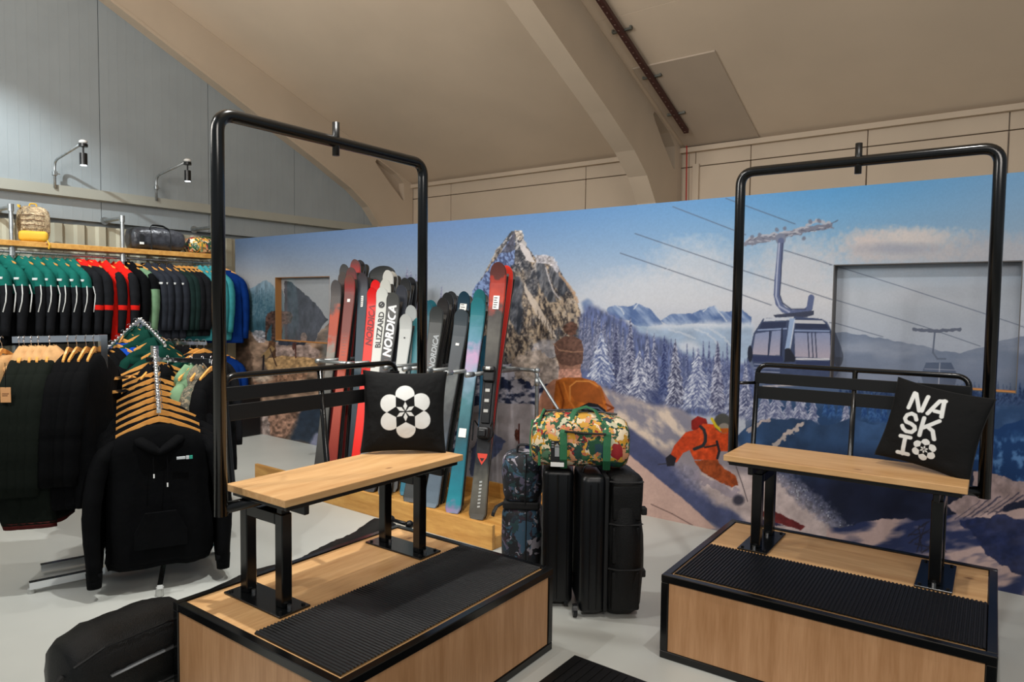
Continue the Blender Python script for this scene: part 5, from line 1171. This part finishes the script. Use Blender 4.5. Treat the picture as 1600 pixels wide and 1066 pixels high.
def garment(name, label, cat, body, sleeve=None, low=None, hood=None, stripe=None, L_=.66, W_=.47, T_=.062, SL=.56, hem=None, seed=1, group=None, cuff=None, collar=None, spread=1.0, lining=None, band=None, quilt=False, zipper=False, hang=1.0, hlow=0.0, logo=False, fold=.012):
    rng = random.Random(seed); t = thing(name, label, cat, group=group)
    hanger(t, hang)
    sleeve = sleeve or body; low = low or body
    hw = W_/2; n = 28
    k_ = W_/.47
    prof = [(-.088, .052*k_, .03), (-.104, .085*k_, .04), (-.120, .130*k_, .047), (-.142, .172*k_, .053), (-.172, hw*.88, .058), (-.225, hw*.97, .066), (-.32, hw*.94, T_*.85), (-.42, hw*.93, T_*.9), (-.52, hw*.95, T_*.95), (-.13-L_*.7, hw*.97, T_), (-.13-L_*.85, hw*.99, T_*1.05), (-.13-L_*.97, hw, T_*1.05), (-.13-L_, hw*.97, T_*.95)]
    ph = [rng.random()*6 for _ in range(4)]
    def ring(z, a, b_, j):
        r = []
        for k in range(n):
            th = 2*PI*k/n; c, s = math.cos(th), math.sin(th)
            x = a*math.copysign(abs(c)**.8, c); y = b_*math.copysign(abs(s)**.75, s)
            amp = fold*min(1, max(0, (-z-.2)/.35))
            y += amp*math.sin(th*5+ph[0]+z*3)+amp*.6*math.sin(th*9+ph[1]-z*5); x += amp*.5*math.sin(z*14+ph[2]+th*2)
            if quilt: y *= 1+.10*math.sin(z*120)
            r.append((x, y, z))
        return r
    bm = B(); zs = []
    pr = []
    for (a, b_) in zip(prof, prof[1:]):
        m_ = 4 if quilt else 1
        for q in range(m_): pr.append(tuple(a[i]+(b_[i]-a[i])*q/m_ for i in range(3)))
    pr.append(prof[-1])
    rs = [ring(p_[0], p_[1], p_[2], j) for j, p_ in enumerate(pr)]
    loft(bm, rs, mifn=lambda j, k: 0 if pr[j][0] > -.40 else 1)
    obj('body', bm, [body, low], t, smooth=True)
    if hem:
        bm = B(); z0 = -.13-L_; loft(bm, [ring(z0+.012, hw*.985, T_*.98, 0), ring(z0-.025, hw*.93, T_*.86, 0)]); obj('hem', bm, hem, t, smooth=True)
    for sg in (-1, 1):
        bm = B(); sp = spread
        path = [(.135*sg, 0, -.165), (.185*sg*sp, .0, -.185), (.228*sg*sp, -.003, -.245), (.252*sg*sp, -.010, -.35), (.266*sg*sp, -.02, -.46), (.272*sg*sp, -.028, -.17-SL*.62), (.268*sg*sp, -.036, -.17-SL*.8), (.262*sg*sp, -.042, -.17-SL)]
        rr = [.026, .042, .054, .056, .053, .050, .045, .040]
        P = fillet(path, .05, 2); R = list(np.interp(np.linspace(0, 1, len(P)), np.linspace(0, 1, len(rr)), rr))
        R = [r*(1+.035*math.sin(i*2.1+ph[3])) for i, r in enumerate(R)]
        tube(bm, P, R, 12, flat=.8)
        for f_ in bm.faces:
            z = f_.calc_center_median().z
            f_.material_index = 0 if z > -.36 else (2 if band and -.52 > z > -.60 else 1)
        ms = list(sleeve) if isinstance(sleeve, tuple) else [sleeve, sleeve]
        if band: ms.append(band)
        sl = obj('sleeve', bm, ms, t, smooth=True)
        if cuff:
            bm = B(); e = Vector(path[-1]); tube(bm, [e+Vector((0, .004, .03)), e+Vector((0, -.004, -.045))], [.042, .036], 12, flat=.88); obj('cuff', bm, cuff, sl, smooth=True)
        if stripe:
            for dy in (-.05, .045):
                bm = B(); tube(bm, [(.285*sg*sp, dy*.8, -.33), (.303*sg*sp, dy, -.42), (.305*sg*sp, dy-.01, -.50), (.29*sg*sp, dy*1.15-.02, -.60)], .0065, 6, flat=.6); obj('piping', bm, stripe, sl)
    if hood:
        bm = B(); rings = []
        for i in range(9):
            q = i/8; a = PI*q
            rings.append([(math.cos(th)*(.05+.075*math.sin(a)), .025+math.sin(th)*(.015+.055*math.sin(a))-.02*q, -.225+(.178-hlow)*q+.014*math.sin(th*3+ph[0])) for th in np.linspace(0, 2*PI, 16, endpoint=False)])
        loft(bm, rings); obj('hood', bm, hood, t, smooth=True)
        bm = B(); tube(bm, [(-.10, -.005, -.16), (-.085, -.05, -.165), (-.03, -.07, -.205), (0, -.073, -.222), (.03, -.07, -.205), (.085, -.05, -.165), (.10, -.005, -.16)], [.03, .036, .03, .022, .03, .036, .03], 8, flat=.7); obj('hood_rim', bm, hood, t, smooth=True)
    elif collar:
        bm = B(); rings = [[(math.cos(th)*r_, math.sin(th)*r_*.55, z) for th in np.linspace(0, 2*PI, 16, endpoint=False)] for r_, z in ((.10, -.165), (.088, -.085), (.075, -.083), (.07, -.15))]
        loft(bm, rings); obj('collar', bm, collar, t, smooth=True)
    if logo:
        for sg in (-1, 1):
            bm = B(); box(bm, (sg*.232-.028, -.062, -.285), (sg*.232+.028, -.045, -.262), .003, 1); obj('logo_patch', bm, CL['white'], t)
    if zipper:
        bm = B(); tube(bm, [(0, -.055, -.20), (0, -T_-.004, -.34), (0, -T_*1.04-.006, -.5), (0, -T_*1.05-.006, -.12-L_)], .004, 5); obj('zip', bm, ZIPM, t)
    return t
def place(o, s, d, z, rz, label, group=None, jitter=0.0):
    o.location = M(s, d, z) if not isinstance(s, Vector) else s
    o.rotation_euler = (0, 0, rz); o['label'] = label
    if group: o['group'] = group
    return o
protos = {}
def get(style):
    """first call builds the garment, later calls copy it"""
    if style in protos: return copy_tree(protos[style])
    K = dict(
      green=dict(name='ski_jacket', cat='jacket', body=CL['green'], low=CL['black'], sleeve=(CL['green'], CL['dark']), hood=CL['green'], stripe=CL['white'], logo=True, L_=.80, SL=.66),
      redblack=dict(name='ski_jacket', cat='jacket', body=CL['dark'], low=CL['black'], sleeve=(CL['dark'], CL['dark']), hood=CL['red'], band=CL['red'], L_=.78, SL=.66, seed=4),
      redopen=dict(name='ski_jacket', cat='jacket', body=CL['red'], low=CL['red'], sleeve=(CL['dark'], CL['dark']), hood=CL['red'], band=CL['red'], L_=.78, SL=.66, seed=5),
      slate=dict(name='winter_jacket', cat='jacket', body=CL['slate'], hood=CL['slate'], logo=True, L_=.78, SL=.64, seed=6),
      blackj=dict(name='winter_jacket', cat='jacket', body=CL['black'], hood=CL['black'], L_=.78, SL=.64, seed=7),
      olive=dict(name='winter_jacket', cat='jacket', body=CL['olive'], low=CL['olive'], sleeve=(CL['black'], CL['olive']), collar=CL['black'], L_=.78, SL=.64, seed=8),
      puff=dict(name='puffer_jacket', cat='jacket', body=CL['puff'], collar=CL['puff'], quilt=True, L_=.76, SL=.64, seed=9),
      charcoal=dict(name='winter_jacket', cat='jacket', body=CL['dark'], collar=CL['dark'], L_=.76, SL=.64, seed=10),
      teal=dict(name='winter_jacket', cat='jacket', body=CL['teal'], hood=CL['teal'], L_=.82, SL=.68, seed=11),
      blue=dict(name='snow_coat', cat='coat', body=CL['navy'], collar=CL['navy'], L_=.86, SL=.76, seed=12),
      royal=dict(name='winter_jacket', cat='jacket', body=CL['blue'], collar=CL['blue'], L_=.5, SL=.45, seed=13),
      forest=dict(name='winter_jacket', cat='jacket', body=CL['forest'], hood=CL['forest'], L_=.55, quilt=True, seed=14),
      sage=dict(name='kids_jacket', cat='jacket', body=CL['olive'], hood=CL['olive'], L_=.34, W_=.36, SL=.32, seed=15),
      camo=dict(name='kids_jacket', cat='jacket', body=CL['camo'], hood=CL['camo'], L_=.36, W_=.36, SL=.32, seed=16),
      coat=dict(name='long_coat', cat='coat', body=CL['coat'], hood=CL['tan'], L_=.87, W_=.50, T_=.075, SL=.66, hem=CL['wine'], seed=17, fold=.02),
      blackc=dict(name='long_coat', cat='coat', body=CL['black'], L_=.80, W_=.48, T_=.065, SL=.62, seed=18, fold=.016),
      wine=dict(name='long_coat', cat='coat', body=CL['tan'], low=CL['wine'], sleeve=(CL['tan'], CL['wine']), L_=.82, SL=.62, seed=19),
      hoodie=dict(name='hoodie', cat='sweatshirt', body=CL['black'], hood=CL['black'], cuff=CL['black'], hem=CL['black'], L_=.66, W_=.50, T_=.06, SL=.66, spread=1.12, hang=1.36, hlow=.095, seed=20, fold=.014))[style]
    K = dict(K); nm = K.pop('name'); ct = K.pop('cat'); bd = K.pop('body')
    o = garment(nm, style, ct, bd, **K); protos[style] = o; return o

# wall rack: pipes, rail and shelf
t = thing('pipe_clothes_rack', 'galvanised pipe clothes rack with a long pine shelf along the gable wall', 'clothes rack', MO, MA)
for d_ in (3.6, 2.47, 1.42, .36):
    bm = B(); tube(bm, fillet([(.1, -d_, 0), (.1, -d_, 2.57), (S0+.03, -d_, 2.57)], .03, 4), .0205, 10); obj('upright_pipe', bm, GALV, t, smooth=True)
    bm = B(); tube(bm, [(S0+.002, -d_, 2.57), (S0+.015, -d_, 2.57)], .045, 14); tube(bm, [(.1, -d_, 2.09), (.1, -d_, 2.17)], .03, 10); tube(bm, [(.1, -d_, 2.53), (.1, -d_, 2.6)], .028, 10); stuff(obj('pipe_flange', bm, GALV, t))
bm = B(); tube(bm, [(.1, -3.6, 2.13), (.1, -.22, 2.13)], .017, 10); obj('hanging_rail', bm, GALV, t, smooth=True)
bm = B(); tube(bm, [(.1, -3.6, 1.06), (.1, -.22, 1.06)], .017, 10); obj('lower_rail', bm, GALV, t, smooth=True)
bm = B(); box(bm, (-.19, -3.6, 2.185), (.155, -.34, 2.24), .003, 1); obj('shelf_board', bm, PINE, t)
seq = [('green', d_) for d_ in (2.68, 2.54, 2.40, 2.29, 2.18, 2.07, 1.96)]+[('redblack', 1.86), ('redblack', 1.75), ('redopen', 1.62), ('redopen', 1.48)]+[('blackj', 1.36), ('olive', 1.27), ('slate', 1.17), ('slate', 1.09), ('slate', 1.0), ('slate', .92), ('puff', .85), ('puff', .78), ('charcoal', .72), ('charcoal', .67), ('charcoal', .62), ('teal', .56), ('teal', .49), ('teal', .42), ('teal', .34)]
names_ = dict(green='green and black ski jacket with piping', redblack='black ski jacket with red hood', redopen='red fronted ski jacket with black sleeves', blackj='black winter jacket right of the red ones', olive='black and sage green winter jacket', slate='slate grey winter jacket with white chest mark', puff='dark green quilted puffer jacket', charcoal='charcoal winter jacket', teal='pale teal winter jacket')
cnt = {}
for st_, d_ in seq:
    cnt[st_] = cnt.get(st_, 0)+1; o = get(st_); k = cnt[st_]; tot = sum(1 for q in seq if q[0] == st_)
    lb = names_[st_]+(', %s from the left on wall rack' % ORD[k-1] if tot > 1 else ' on the wall rack')
    place(o, .1, d_, 2.13, MA+random.uniform(-.07, .07)+.40, lb, 'jackets hanging on the wall rack')
o = get('blue'); place(o, .16, .25, 2.13, MA+.8, 'deep blue long snow coat, upper one beside the left end of the mural')
o = get('blue'); place(o, .16, .27, 1.06, MA+.8, 'deep blue coat, lower one beside the left end of the mural')
cnt = 0
for d_, st_ in ((2.35, 'blackj'), (2.15, 'royal'), (1.95, 'blackj'), (1.7, 'redblack'), (1.5, 'blackj'), (1.25, 'royal'), (1.05, 'blackj'), (.85, 'charcoal'), (.65, 'blackj'), (.48, 'charcoal')):
    o = get(st_); cnt += 1; place(o, .1, d_, 1.06, MA, '%s garment from the left on the lower wall rail, %s' % (ORD[cnt-1], {'blackj': 'black', 'royal': 'royal blue', 'redblack': 'black with red hood', 'charcoal': 'charcoal'}[st_]), 'garments on the lower wall rail')
    o.scale = (.9, .9, .9)

# near clothes stand with square chrome bars
def sqbar(bm, a, b_, w_=.014, h_=.014):
    a = Vector(a); b_ = Vector(b_); d_ = (b_-a).normalized(); u, v = frame_at(d_)
    if abs(d_.z) < .9: v = Vector((0, 0, 1)); u = d_.cross(v).normalized(); v = u.cross(d_)
    else: u = Vector((math.cos(MA), math.sin(MA), 0)); v = d_.cross(u)
    loft(bm, [[p+u*sx*w_+v*sy*h_ for sx, sy in ((-1, -1), (1, -1), (1, 1), (-1, 1))] for p in (a, b_)])
t = thing('clothes_stand', 'chrome floor stand with square bars carrying long coats and black hoodies', 'clothes stand', (0, 0, 0))
PA = M(3.97, 3.22); PB = M(3.60, 2.75); up = lambda p, z: p+Vector((0, 0, z))
bm = B(); sqbar(bm, up(PA, .05), up(PA, 1.46), .018, .018); obj('post', bm, CHROME, t)
bm = B(); sqbar(bm, up(PB, .05), up(PB, 1.36), .018, .018); obj('post', bm, CHROME, t)
AE = Vector((-2.806, 3.870, 1.43))
bm = B(); sqbar(bm, up(PA, 1.44), AE, .010, .018); obj('straight_arm', bm, CHROME, t)
AEv = AE
for z in (1.20, 1.12):
    bm = B(); sqbar(bm, up(PA, z), up(PB, z-.03), .009, .009); obj('cross_bar', bm, CHROME, t)
WB0 = up(PB, 1.335); WB1 = M(4.30, 3.065, 1.03)
bm = B(); sqbar(bm, WB0, WB1, .011, .011); obj('waterfall_arm', bm, CHROME, t)
bm = B()
for k in range(22):
    p = WB0.lerp(WB1, (k+.5)/22)+Vector((0, 0, .017)); ball(bm, tuple(p), .0105, 8, 5)
stuff(obj('hook_balls', bm, CHROME, t, smooth=True))
WC = M(4.02, 2.60, 1.275)
bm = B(); sqbar(bm, M(3.66, 2.83, 1.278), WC, .010, .014); obj('straight_arm', bm, CHROME, t)
bm = B(); sqbar(bm, M(3.80, 3.56, .045), M(4.05, 2.52, .045), .02, .02); obj('base_bar', bm, CHROME, t)
bm = B(); sqbar(bm, M(3.55, 3.42, .045), M(3.76, 2.55, .045), .02, .02); obj('base_bar', bm, CHROME, t)
bm = B(); sqbar(bm, M(3.55, 2.64, .075), M(4.42, 3.13, .06), .014, .012); obj('base_foot', bm, CHROME, t)
bm = B()
for p in (M(3.80, 3.55, .013), M(4.04, 2.54, .013), M(4.40, 3.12, .028)): cyl(bm, tuple(p), .02, .024 if p.z < .02 else .05, 2, 10)
obj('rubber_foot', bm, mat('foot_pale', (170, 172, 168), .6), t)
# coats on the straight arm
av = (AE-PA); ah = math.atan2(av.y, av.x)
rowA = [('wine', 6), ('coat', 33), ('coat', 41), ('coat', 52), ('coat', 63), ('coat', 81), ('blackc', 110), ('blackc', 124), ('blackc', 139), ('blackc', 152)]
kc = kb = 0
A1 = up(PA, 1.44)
for st_, px in rowA:
    q = (163-px)/143.0; p = A1.lerp(AE, q)+Vector((0, 0, .002)); o = get(st_)
    if st_ == 'coat': kc += 1; lb = 'dark long coat with tan hood and wine hem, %s from the left' % ORD[kc-1]; g = 'dark coats with tan hoods'
    elif st_ == 'blackc': kb += 1; lb = 'plain black long coat, %s right of the tan-hooded coats' % ORD[kb-1]; g = 'plain black coats'
    else: lb = 'tan and wine coat cut off by the left picture edge'; g = None
    place(o, p, 0, 0, ah+PI/2+random.uniform(-.12, .12)+(.12 if st_ == 'coat' else 0), lb, g)
# hoodies on the front waterfall arm
yaw = math.radians(29); nH = 10
for k in range(nH):
    q = .10+.88*k/(nH-1); p = WB0.lerp(WB1, q)+Vector((0, 0, .02)); o = get('hoodie')
    front = (k == nH-1)
    lb = 'black hoodie with small chest print facing the viewer, front of the sloping arm' if front else 'black hoodie, %s behind the front one on the sloping arm' % ORD[nH-2-k]
    place(o, p, 0, 0, yaw+(0 if front else random.uniform(-.08, .08)), lb, 'black hoodies on the sloping arm'); o.scale = (1.12, 1.12, 1.12)
    if front:
        bm = B(); tube(bm, [(-.028, -.075, -.215), (-.03, -.09, -.27), (-.028, -.098, -.33)], .0022, 5); tube(bm, [(.03, -.075, -.215), (.034, -.09, -.30), (.032, -.099, -.38)], .0022, 5); obj('drawstring', bm, CL['black'], o)
        bm = B(); tube(bm, [(-.028, -.100, -.325), (-.028, -.101, -.345)], .0035, 5); tube(bm, [(.032, -.101, -.375), (.032, -.102, -.395)], .0035, 5); obj('drawstring_tip', bm, INKW, o)
        bm = B(); box(bm, (.075, -.098, -.262), (.115, -.088, -.250)); box(bm, (.118, -.098, -.264), (.132, -.088, -.248)); obj('chest_print', bm, mat('print_pale', (190, 196, 200), .6), o)
        bm = B(); box(bm, (.134, -.098, -.264), (.148, -.088, -.248)); obj('chest_print', bm, mat('print_teal', (40, 150, 130), .6), o)
        bm = B(); prism(bm, [(-.12, -.70), (.12, -.70), (.12, -.62), (.07, -.52), (-.07, -.52), (-.12, -.62)], -.105, -.085); obj('front_pocket', bm, CL['black'], o)
        bm = B(); box(bm, (-.02, -.05, -.19), (.02, -.045, -.165)); obj('neck_label', bm, mat('label_grey', (120, 122, 124), .7), o)
# arm to the right
for k, (q, st_, lb) in enumerate(((.05, 'blackj', 'black jacket, first on the right-hand straight arm'), (.27, 'blackj', 'black jacket, second on the right-hand straight arm'), (.66, 'sage', 'sage green child jacket on the right-hand straight arm'), (.85, 'camo', 'camouflage child jacket on the right-hand straight arm'), (1.0, 'blackc', 'black coat at the end of the right-hand arm, behind the bench frame'))):
    p = M(3.70, 2.83, 1.278).lerp(WC, q); p.z = 1.290; o = get(st_); place(o, p, 0, 0, math.atan2((WC-M(3.66, 2.83, 0)).y, (WC-M(3.66, 2.83, 0)).x)+PI/2+.15, lb)
    if st_ in ('sage', 'camo'): o.scale = (1.0, 1.0, 1.0)
# rear stand with two short sloping arms
t = thing('clothes_stand', 'taller chrome stand with two sloping arms behind the front stand', 'clothes stand', (0, 0, 0))
AP = M(3.09, 2.606, 1.52); RL = M(3.21, 2.90, 1.30); RR = M(3.43, 2.597, 1.345); HR0 = M(3.10, 2.50, 1.365); HR1 = M(3.35, 2.25, 1.345)
bm = B(); sqbar(bm, (AP.x, AP.y, .02), AP, .015, .015); obj('post', bm, CHROME, t)
for e in (RL, RR):
    bm = B(); sqbar(bm, AP, e, .009, .009); a_ = obj('waterfall_arm', bm, CHROME, t); bm = B()
    for k in range(12): ball(bm, tuple(AP.lerp(e, (k+.5)/12)+Vector((0, 0, .015))), .010, 8, 5)
    stuff(obj('hook_balls', bm, CHROME, a_, smooth=True))
bm = B(); sqbar(bm, M(3.12, 2.52, 1.355), HR1, .008, .012); obj('straight_arm', bm, CHROME, t)
bm = B(); sqbar(bm, (AP.x-.4, AP.y+.1, .04), (AP.x+.4, AP.y-.1, .04), .018, .018); sqbar(bm, (AP.x-.1, AP.y-.4, .04), (AP.x+.1, AP.y+.4, .04), .018, .018); obj('base_bar', bm, CHROME, t)
def yawof(a, b_): v = b_-a; return math.atan2(v.y, v.x)+PI/2
for k, (q, st_) in enumerate(((.12, 'forest'), (.30, 'forest'), (.48, 'royal'), (.64, 'royal'), (.8, 'blackj'), (.96, 'blackj'))):
    o = get(st_); place(o, AP.lerp(RL, q)+Vector((0, 0, .02)), 0, 0, yawof(AP, RL), '%s jacket, %s down the left sloping arm of the rear stand' % ({'forest': 'forest green quilted', 'royal': 'royal blue', 'blackj': 'black'}[st_], ORD[k]), 'jackets on the rear stand')
for k, (q, st_) in enumerate(((.3, 'forest'), (.6, 'forest'), (.9, 'forest'))):
    o = get(st_); place(o, AP.lerp(RR, q)+Vector((0, 0, .02)), 0, 0, yawof(AP, RR), 'forest green quilted jacket, %s down the right sloping arm of the rear stand' % ORD[k], 'jackets on the rear stand')
for k in range(7):
    st_ = ('royal', 'royal', 'blackj', 'blackj', 'blackj', 'charcoal', 'charcoal')[k]
    o = get(st_); place(o, M(3.12, 2.52, 1.367).lerp(HR1+Vector((0, 0, .012)), .12+k*.135), 0, 0, yawof(HR0, HR1)-PI/2+.9, '%s jacket, %s along the short level arm of the rear stand' % ({'royal': 'royal blue', 'blackj': 'black', 'charcoal': 'charcoal'}[st_], ORD[k]), 'jackets on the level arm')
# kraft price tag at the left edge
p = Vector((-2.655, 3.60, 1.275))
tg = thing('kraft_tag', 'brown kraft price tag on a black string at the left picture edge', 'tag', p, math.radians(10))
bm = B(); box(bm, (-.025, -.002, -.16), (.025, 0, -.08), .001, 1); obj('card', bm, mat('kraft_card', (190, 140, 92), .8), tg)
bm = B(); tube(bm, [(0, -.001, -.085), (.002, -.001, 0), (0, 0, .05)], .0015, 4); obj('string', bm, CL['black'], tg)
bm = B(); box(bm, (-.016, -.003, -.115), (.016, -.002, -.111)); box(bm, (-.016, -.003, -.125), (.010, -.002, -.121)); stuff(obj('tag_print', bm, mat('kraft_ink', (120, 80, 50), .8), tg))

# ------------------------------------------------------------------ bags on the wall shelf
CAMOB = printed('camo_pack_cloth', [(150, 128, 98), (176, 152, 118), (116, 100, 78), (190, 170, 136), (132, 112, 84)], 24)
YEL = mat('yellow_trim', (206, 158, 36), .7, bump=.2, bscale=120)
t = thing('camo_backpack', 'tan camouflage backpack with yellow base and trim standing on the pine shelf', 'backpack', M(-.02, 2.24, 2.243), MA+math.radians(70))
softbox('pack_body', (-.13, -.11, .0), (.13, .11, .37), .085, CAMOB, t, .012, .1, 5, 3, .02)
softbox('base_pocket', (-.125, -.15, .0), (.125, -.07, .11), .035, YEL, t, .006, .08, 4, 4)
softbox('front_pocket', (-.10, -.135, .11), (.10, -.09, .30), .03, CAMOB, t, .006, .08, 4, 6)
bm = B(); tube(bm, fillet([(-.03, .03, .36), (-.03, .03, .40), (.03, .03, .40), (.03, .03, .36)], .02), .008, 6); tube(bm, [(-.11, -.10, .34), (-.12, -.05, .37), (-.11, .03, .37)], .012, 6, flat=.4); obj('top_loop', bm, YEL, t)
bm = B(); tube(bm, [(.12, -.13, .02), (.14, -.15, -.03), (.13, -.16, -.07)], .010, 6, flat=.3); obj('yellow_strap', bm, YEL, t)
bm = B()
for z in (.16, .21, .26): tube(bm, [(-.10, -.142, z), (0, -.150, z+.01), (.10, -.142, z)], .004, 5)
obj('lash_cord', bm, CL['brown'], t)
bm = B(); box(bm, (-.155, -.10, .16), (-.15, -.06, .26), .001, 1); obj('price_tag', bm, MATS['tag_black'], t)
bm = B(); box(bm, (-.158, -.10, .16), (-.153, -.06, .18), .001, 1); obj('tag_strip', bm, WHITE, t)
t = thing('grey_holdall', 'dark grey crinkled holdall with black straps lying on the pine shelf', 'holdall', M(-.02, 1.0, 2.242), MA+PI/2)
holdall(t, .62, .27, .27, mat('grey_ripstop', (58, 60, 66), .35, noise=.5, nscale=14, bump=.8, bscale=22), BLACKM, 5)
bm = B()
for x in (-.11, .11): tube(bm, [(x, -.13, .003), (x, -.142, .12), (x, -.10, .25), (x*.6, -.05, .29), (0, -.03, .295)], .017, 6, flat=.25)
obj('strap', bm, WEB, t)
bm = B(); tube(bm, [(-.27, -.04, .24), (0, 0, .275), (.27, -.04, .24)], .006, 5); obj('zip', bm, BLACKM, t)
bm = B(); box(bm, (-.25, -.150, .06), (-.20, -.142, .17), .002, 1); obj('price_tag', bm, MATS['tag_black'], t)
bm = B(); box(bm, (-.25, -.152, .055), (-.20, -.150, .08), .001, 1); obj('tag_strip', bm, WHITE, t)
t = thing('floral_holdall', 'bright floral holdall on the right end of the pine wall shelf', 'holdall', M(-.02, .40, 2.242), MA+PI/2)
holdall(t, .46, .21, .25, BFLOR, GREEN, 2)
bm = B(); tube(bm, [(-.1, -.12, .02), (-.1, -.125, .12), (-.06, -.05, .21), (.06, -.05, .21), (.1, -.125, .12), (.1, -.12, .02)], .012, 6, flat=.3); obj('strap', bm, GREEN, t)

# ------------------------------------------------------------------ gooseneck spot lamps on the wall
for k, (db, dh) in enumerate(((1.96, 1.93), (.88, .84))):
    t = thing('wall_spot_lamp', ('left', 'right')[k]+' pipe-arm spot lamp clamped above the grey wall rail', 'lamp', MO, MA, 'pipe-arm spot lamps')
    bm = B(); tube(bm, fillet([(-.23, -db, 2.86), (-.23, -db, 3.15), (.42, -dh, 3.26)], .08, 6), .014, 10); obj('pipe_arm', bm, GALV, t, smooth=True)
    bm = B(); box(bm, (-.255, -db-.02, 2.99), (-.205, -db+.02, 3.04), .006, 1); tube(bm, [(-.23, -db+.02, 3.015), (-.23, -db+.05, 3.015)], .006, 6); obj('clamp', bm, GALV, t)
    bm = B(); cyl(bm, (.43, -dh, 3.235), .042, .03, 2, 16); obj('mount_plate', bm, BLACKM, t)
    bm = B(); ball(bm, (.43, -dh, 3.27), (.04, .04, .022)); obj('cap', bm, mat('cap_white', (225, 225, 222), .4), t, smooth=True)
    bm = B(); tube(bm, [(.43, -dh, 3.22), (.43, -dh, 3.15)], .009, 8); obj('stem', bm, BLACKM, t)
    bm = B(); cyl(bm, (.43, -dh, 3.095), .036, .12, 2, 18); obj('lamp_head', bm, BLACKM, t)
    e = bpy.data.materials.get('lamp_glow')
    if not e:
        e = bpy.data.materials.new('lamp_glow'); e.use_nodes = True; b_ = e.node_tree.nodes['Principled BSDF']; b_.inputs['Emission Color'].default_value = (.85, .95, 1, 1); b_.inputs['Emission Strength'].default_value = 5
    bm = B(); cyl(bm, (.43, -dh, 3.033), .03, .006, 2, 16); obj('lens', bm, e, t)
    lamp('SPOT', M(.43, dh, 3.02), M(.35, dh, 0), 26, (.93, .97, 1.0), .03, 1.9)
# black storage box at the foot of the mural's left end
t = thing('storage_box', 'black storage box on the floor against the left end of the mural', 'box', MO, MA)
bm = B(); box(bm, (.05, -.36, .003), (.60, -.03, .55), .012, 2); obj('box_body', bm, PLAST, t)
bm = B(); box(bm, (.035, -.375, .555), (.615, -.018, .60), .012, 2); obj('lid', bm, PLAST, t)
# prototypes carry their own label from their first placing; nothing else is left unplaced
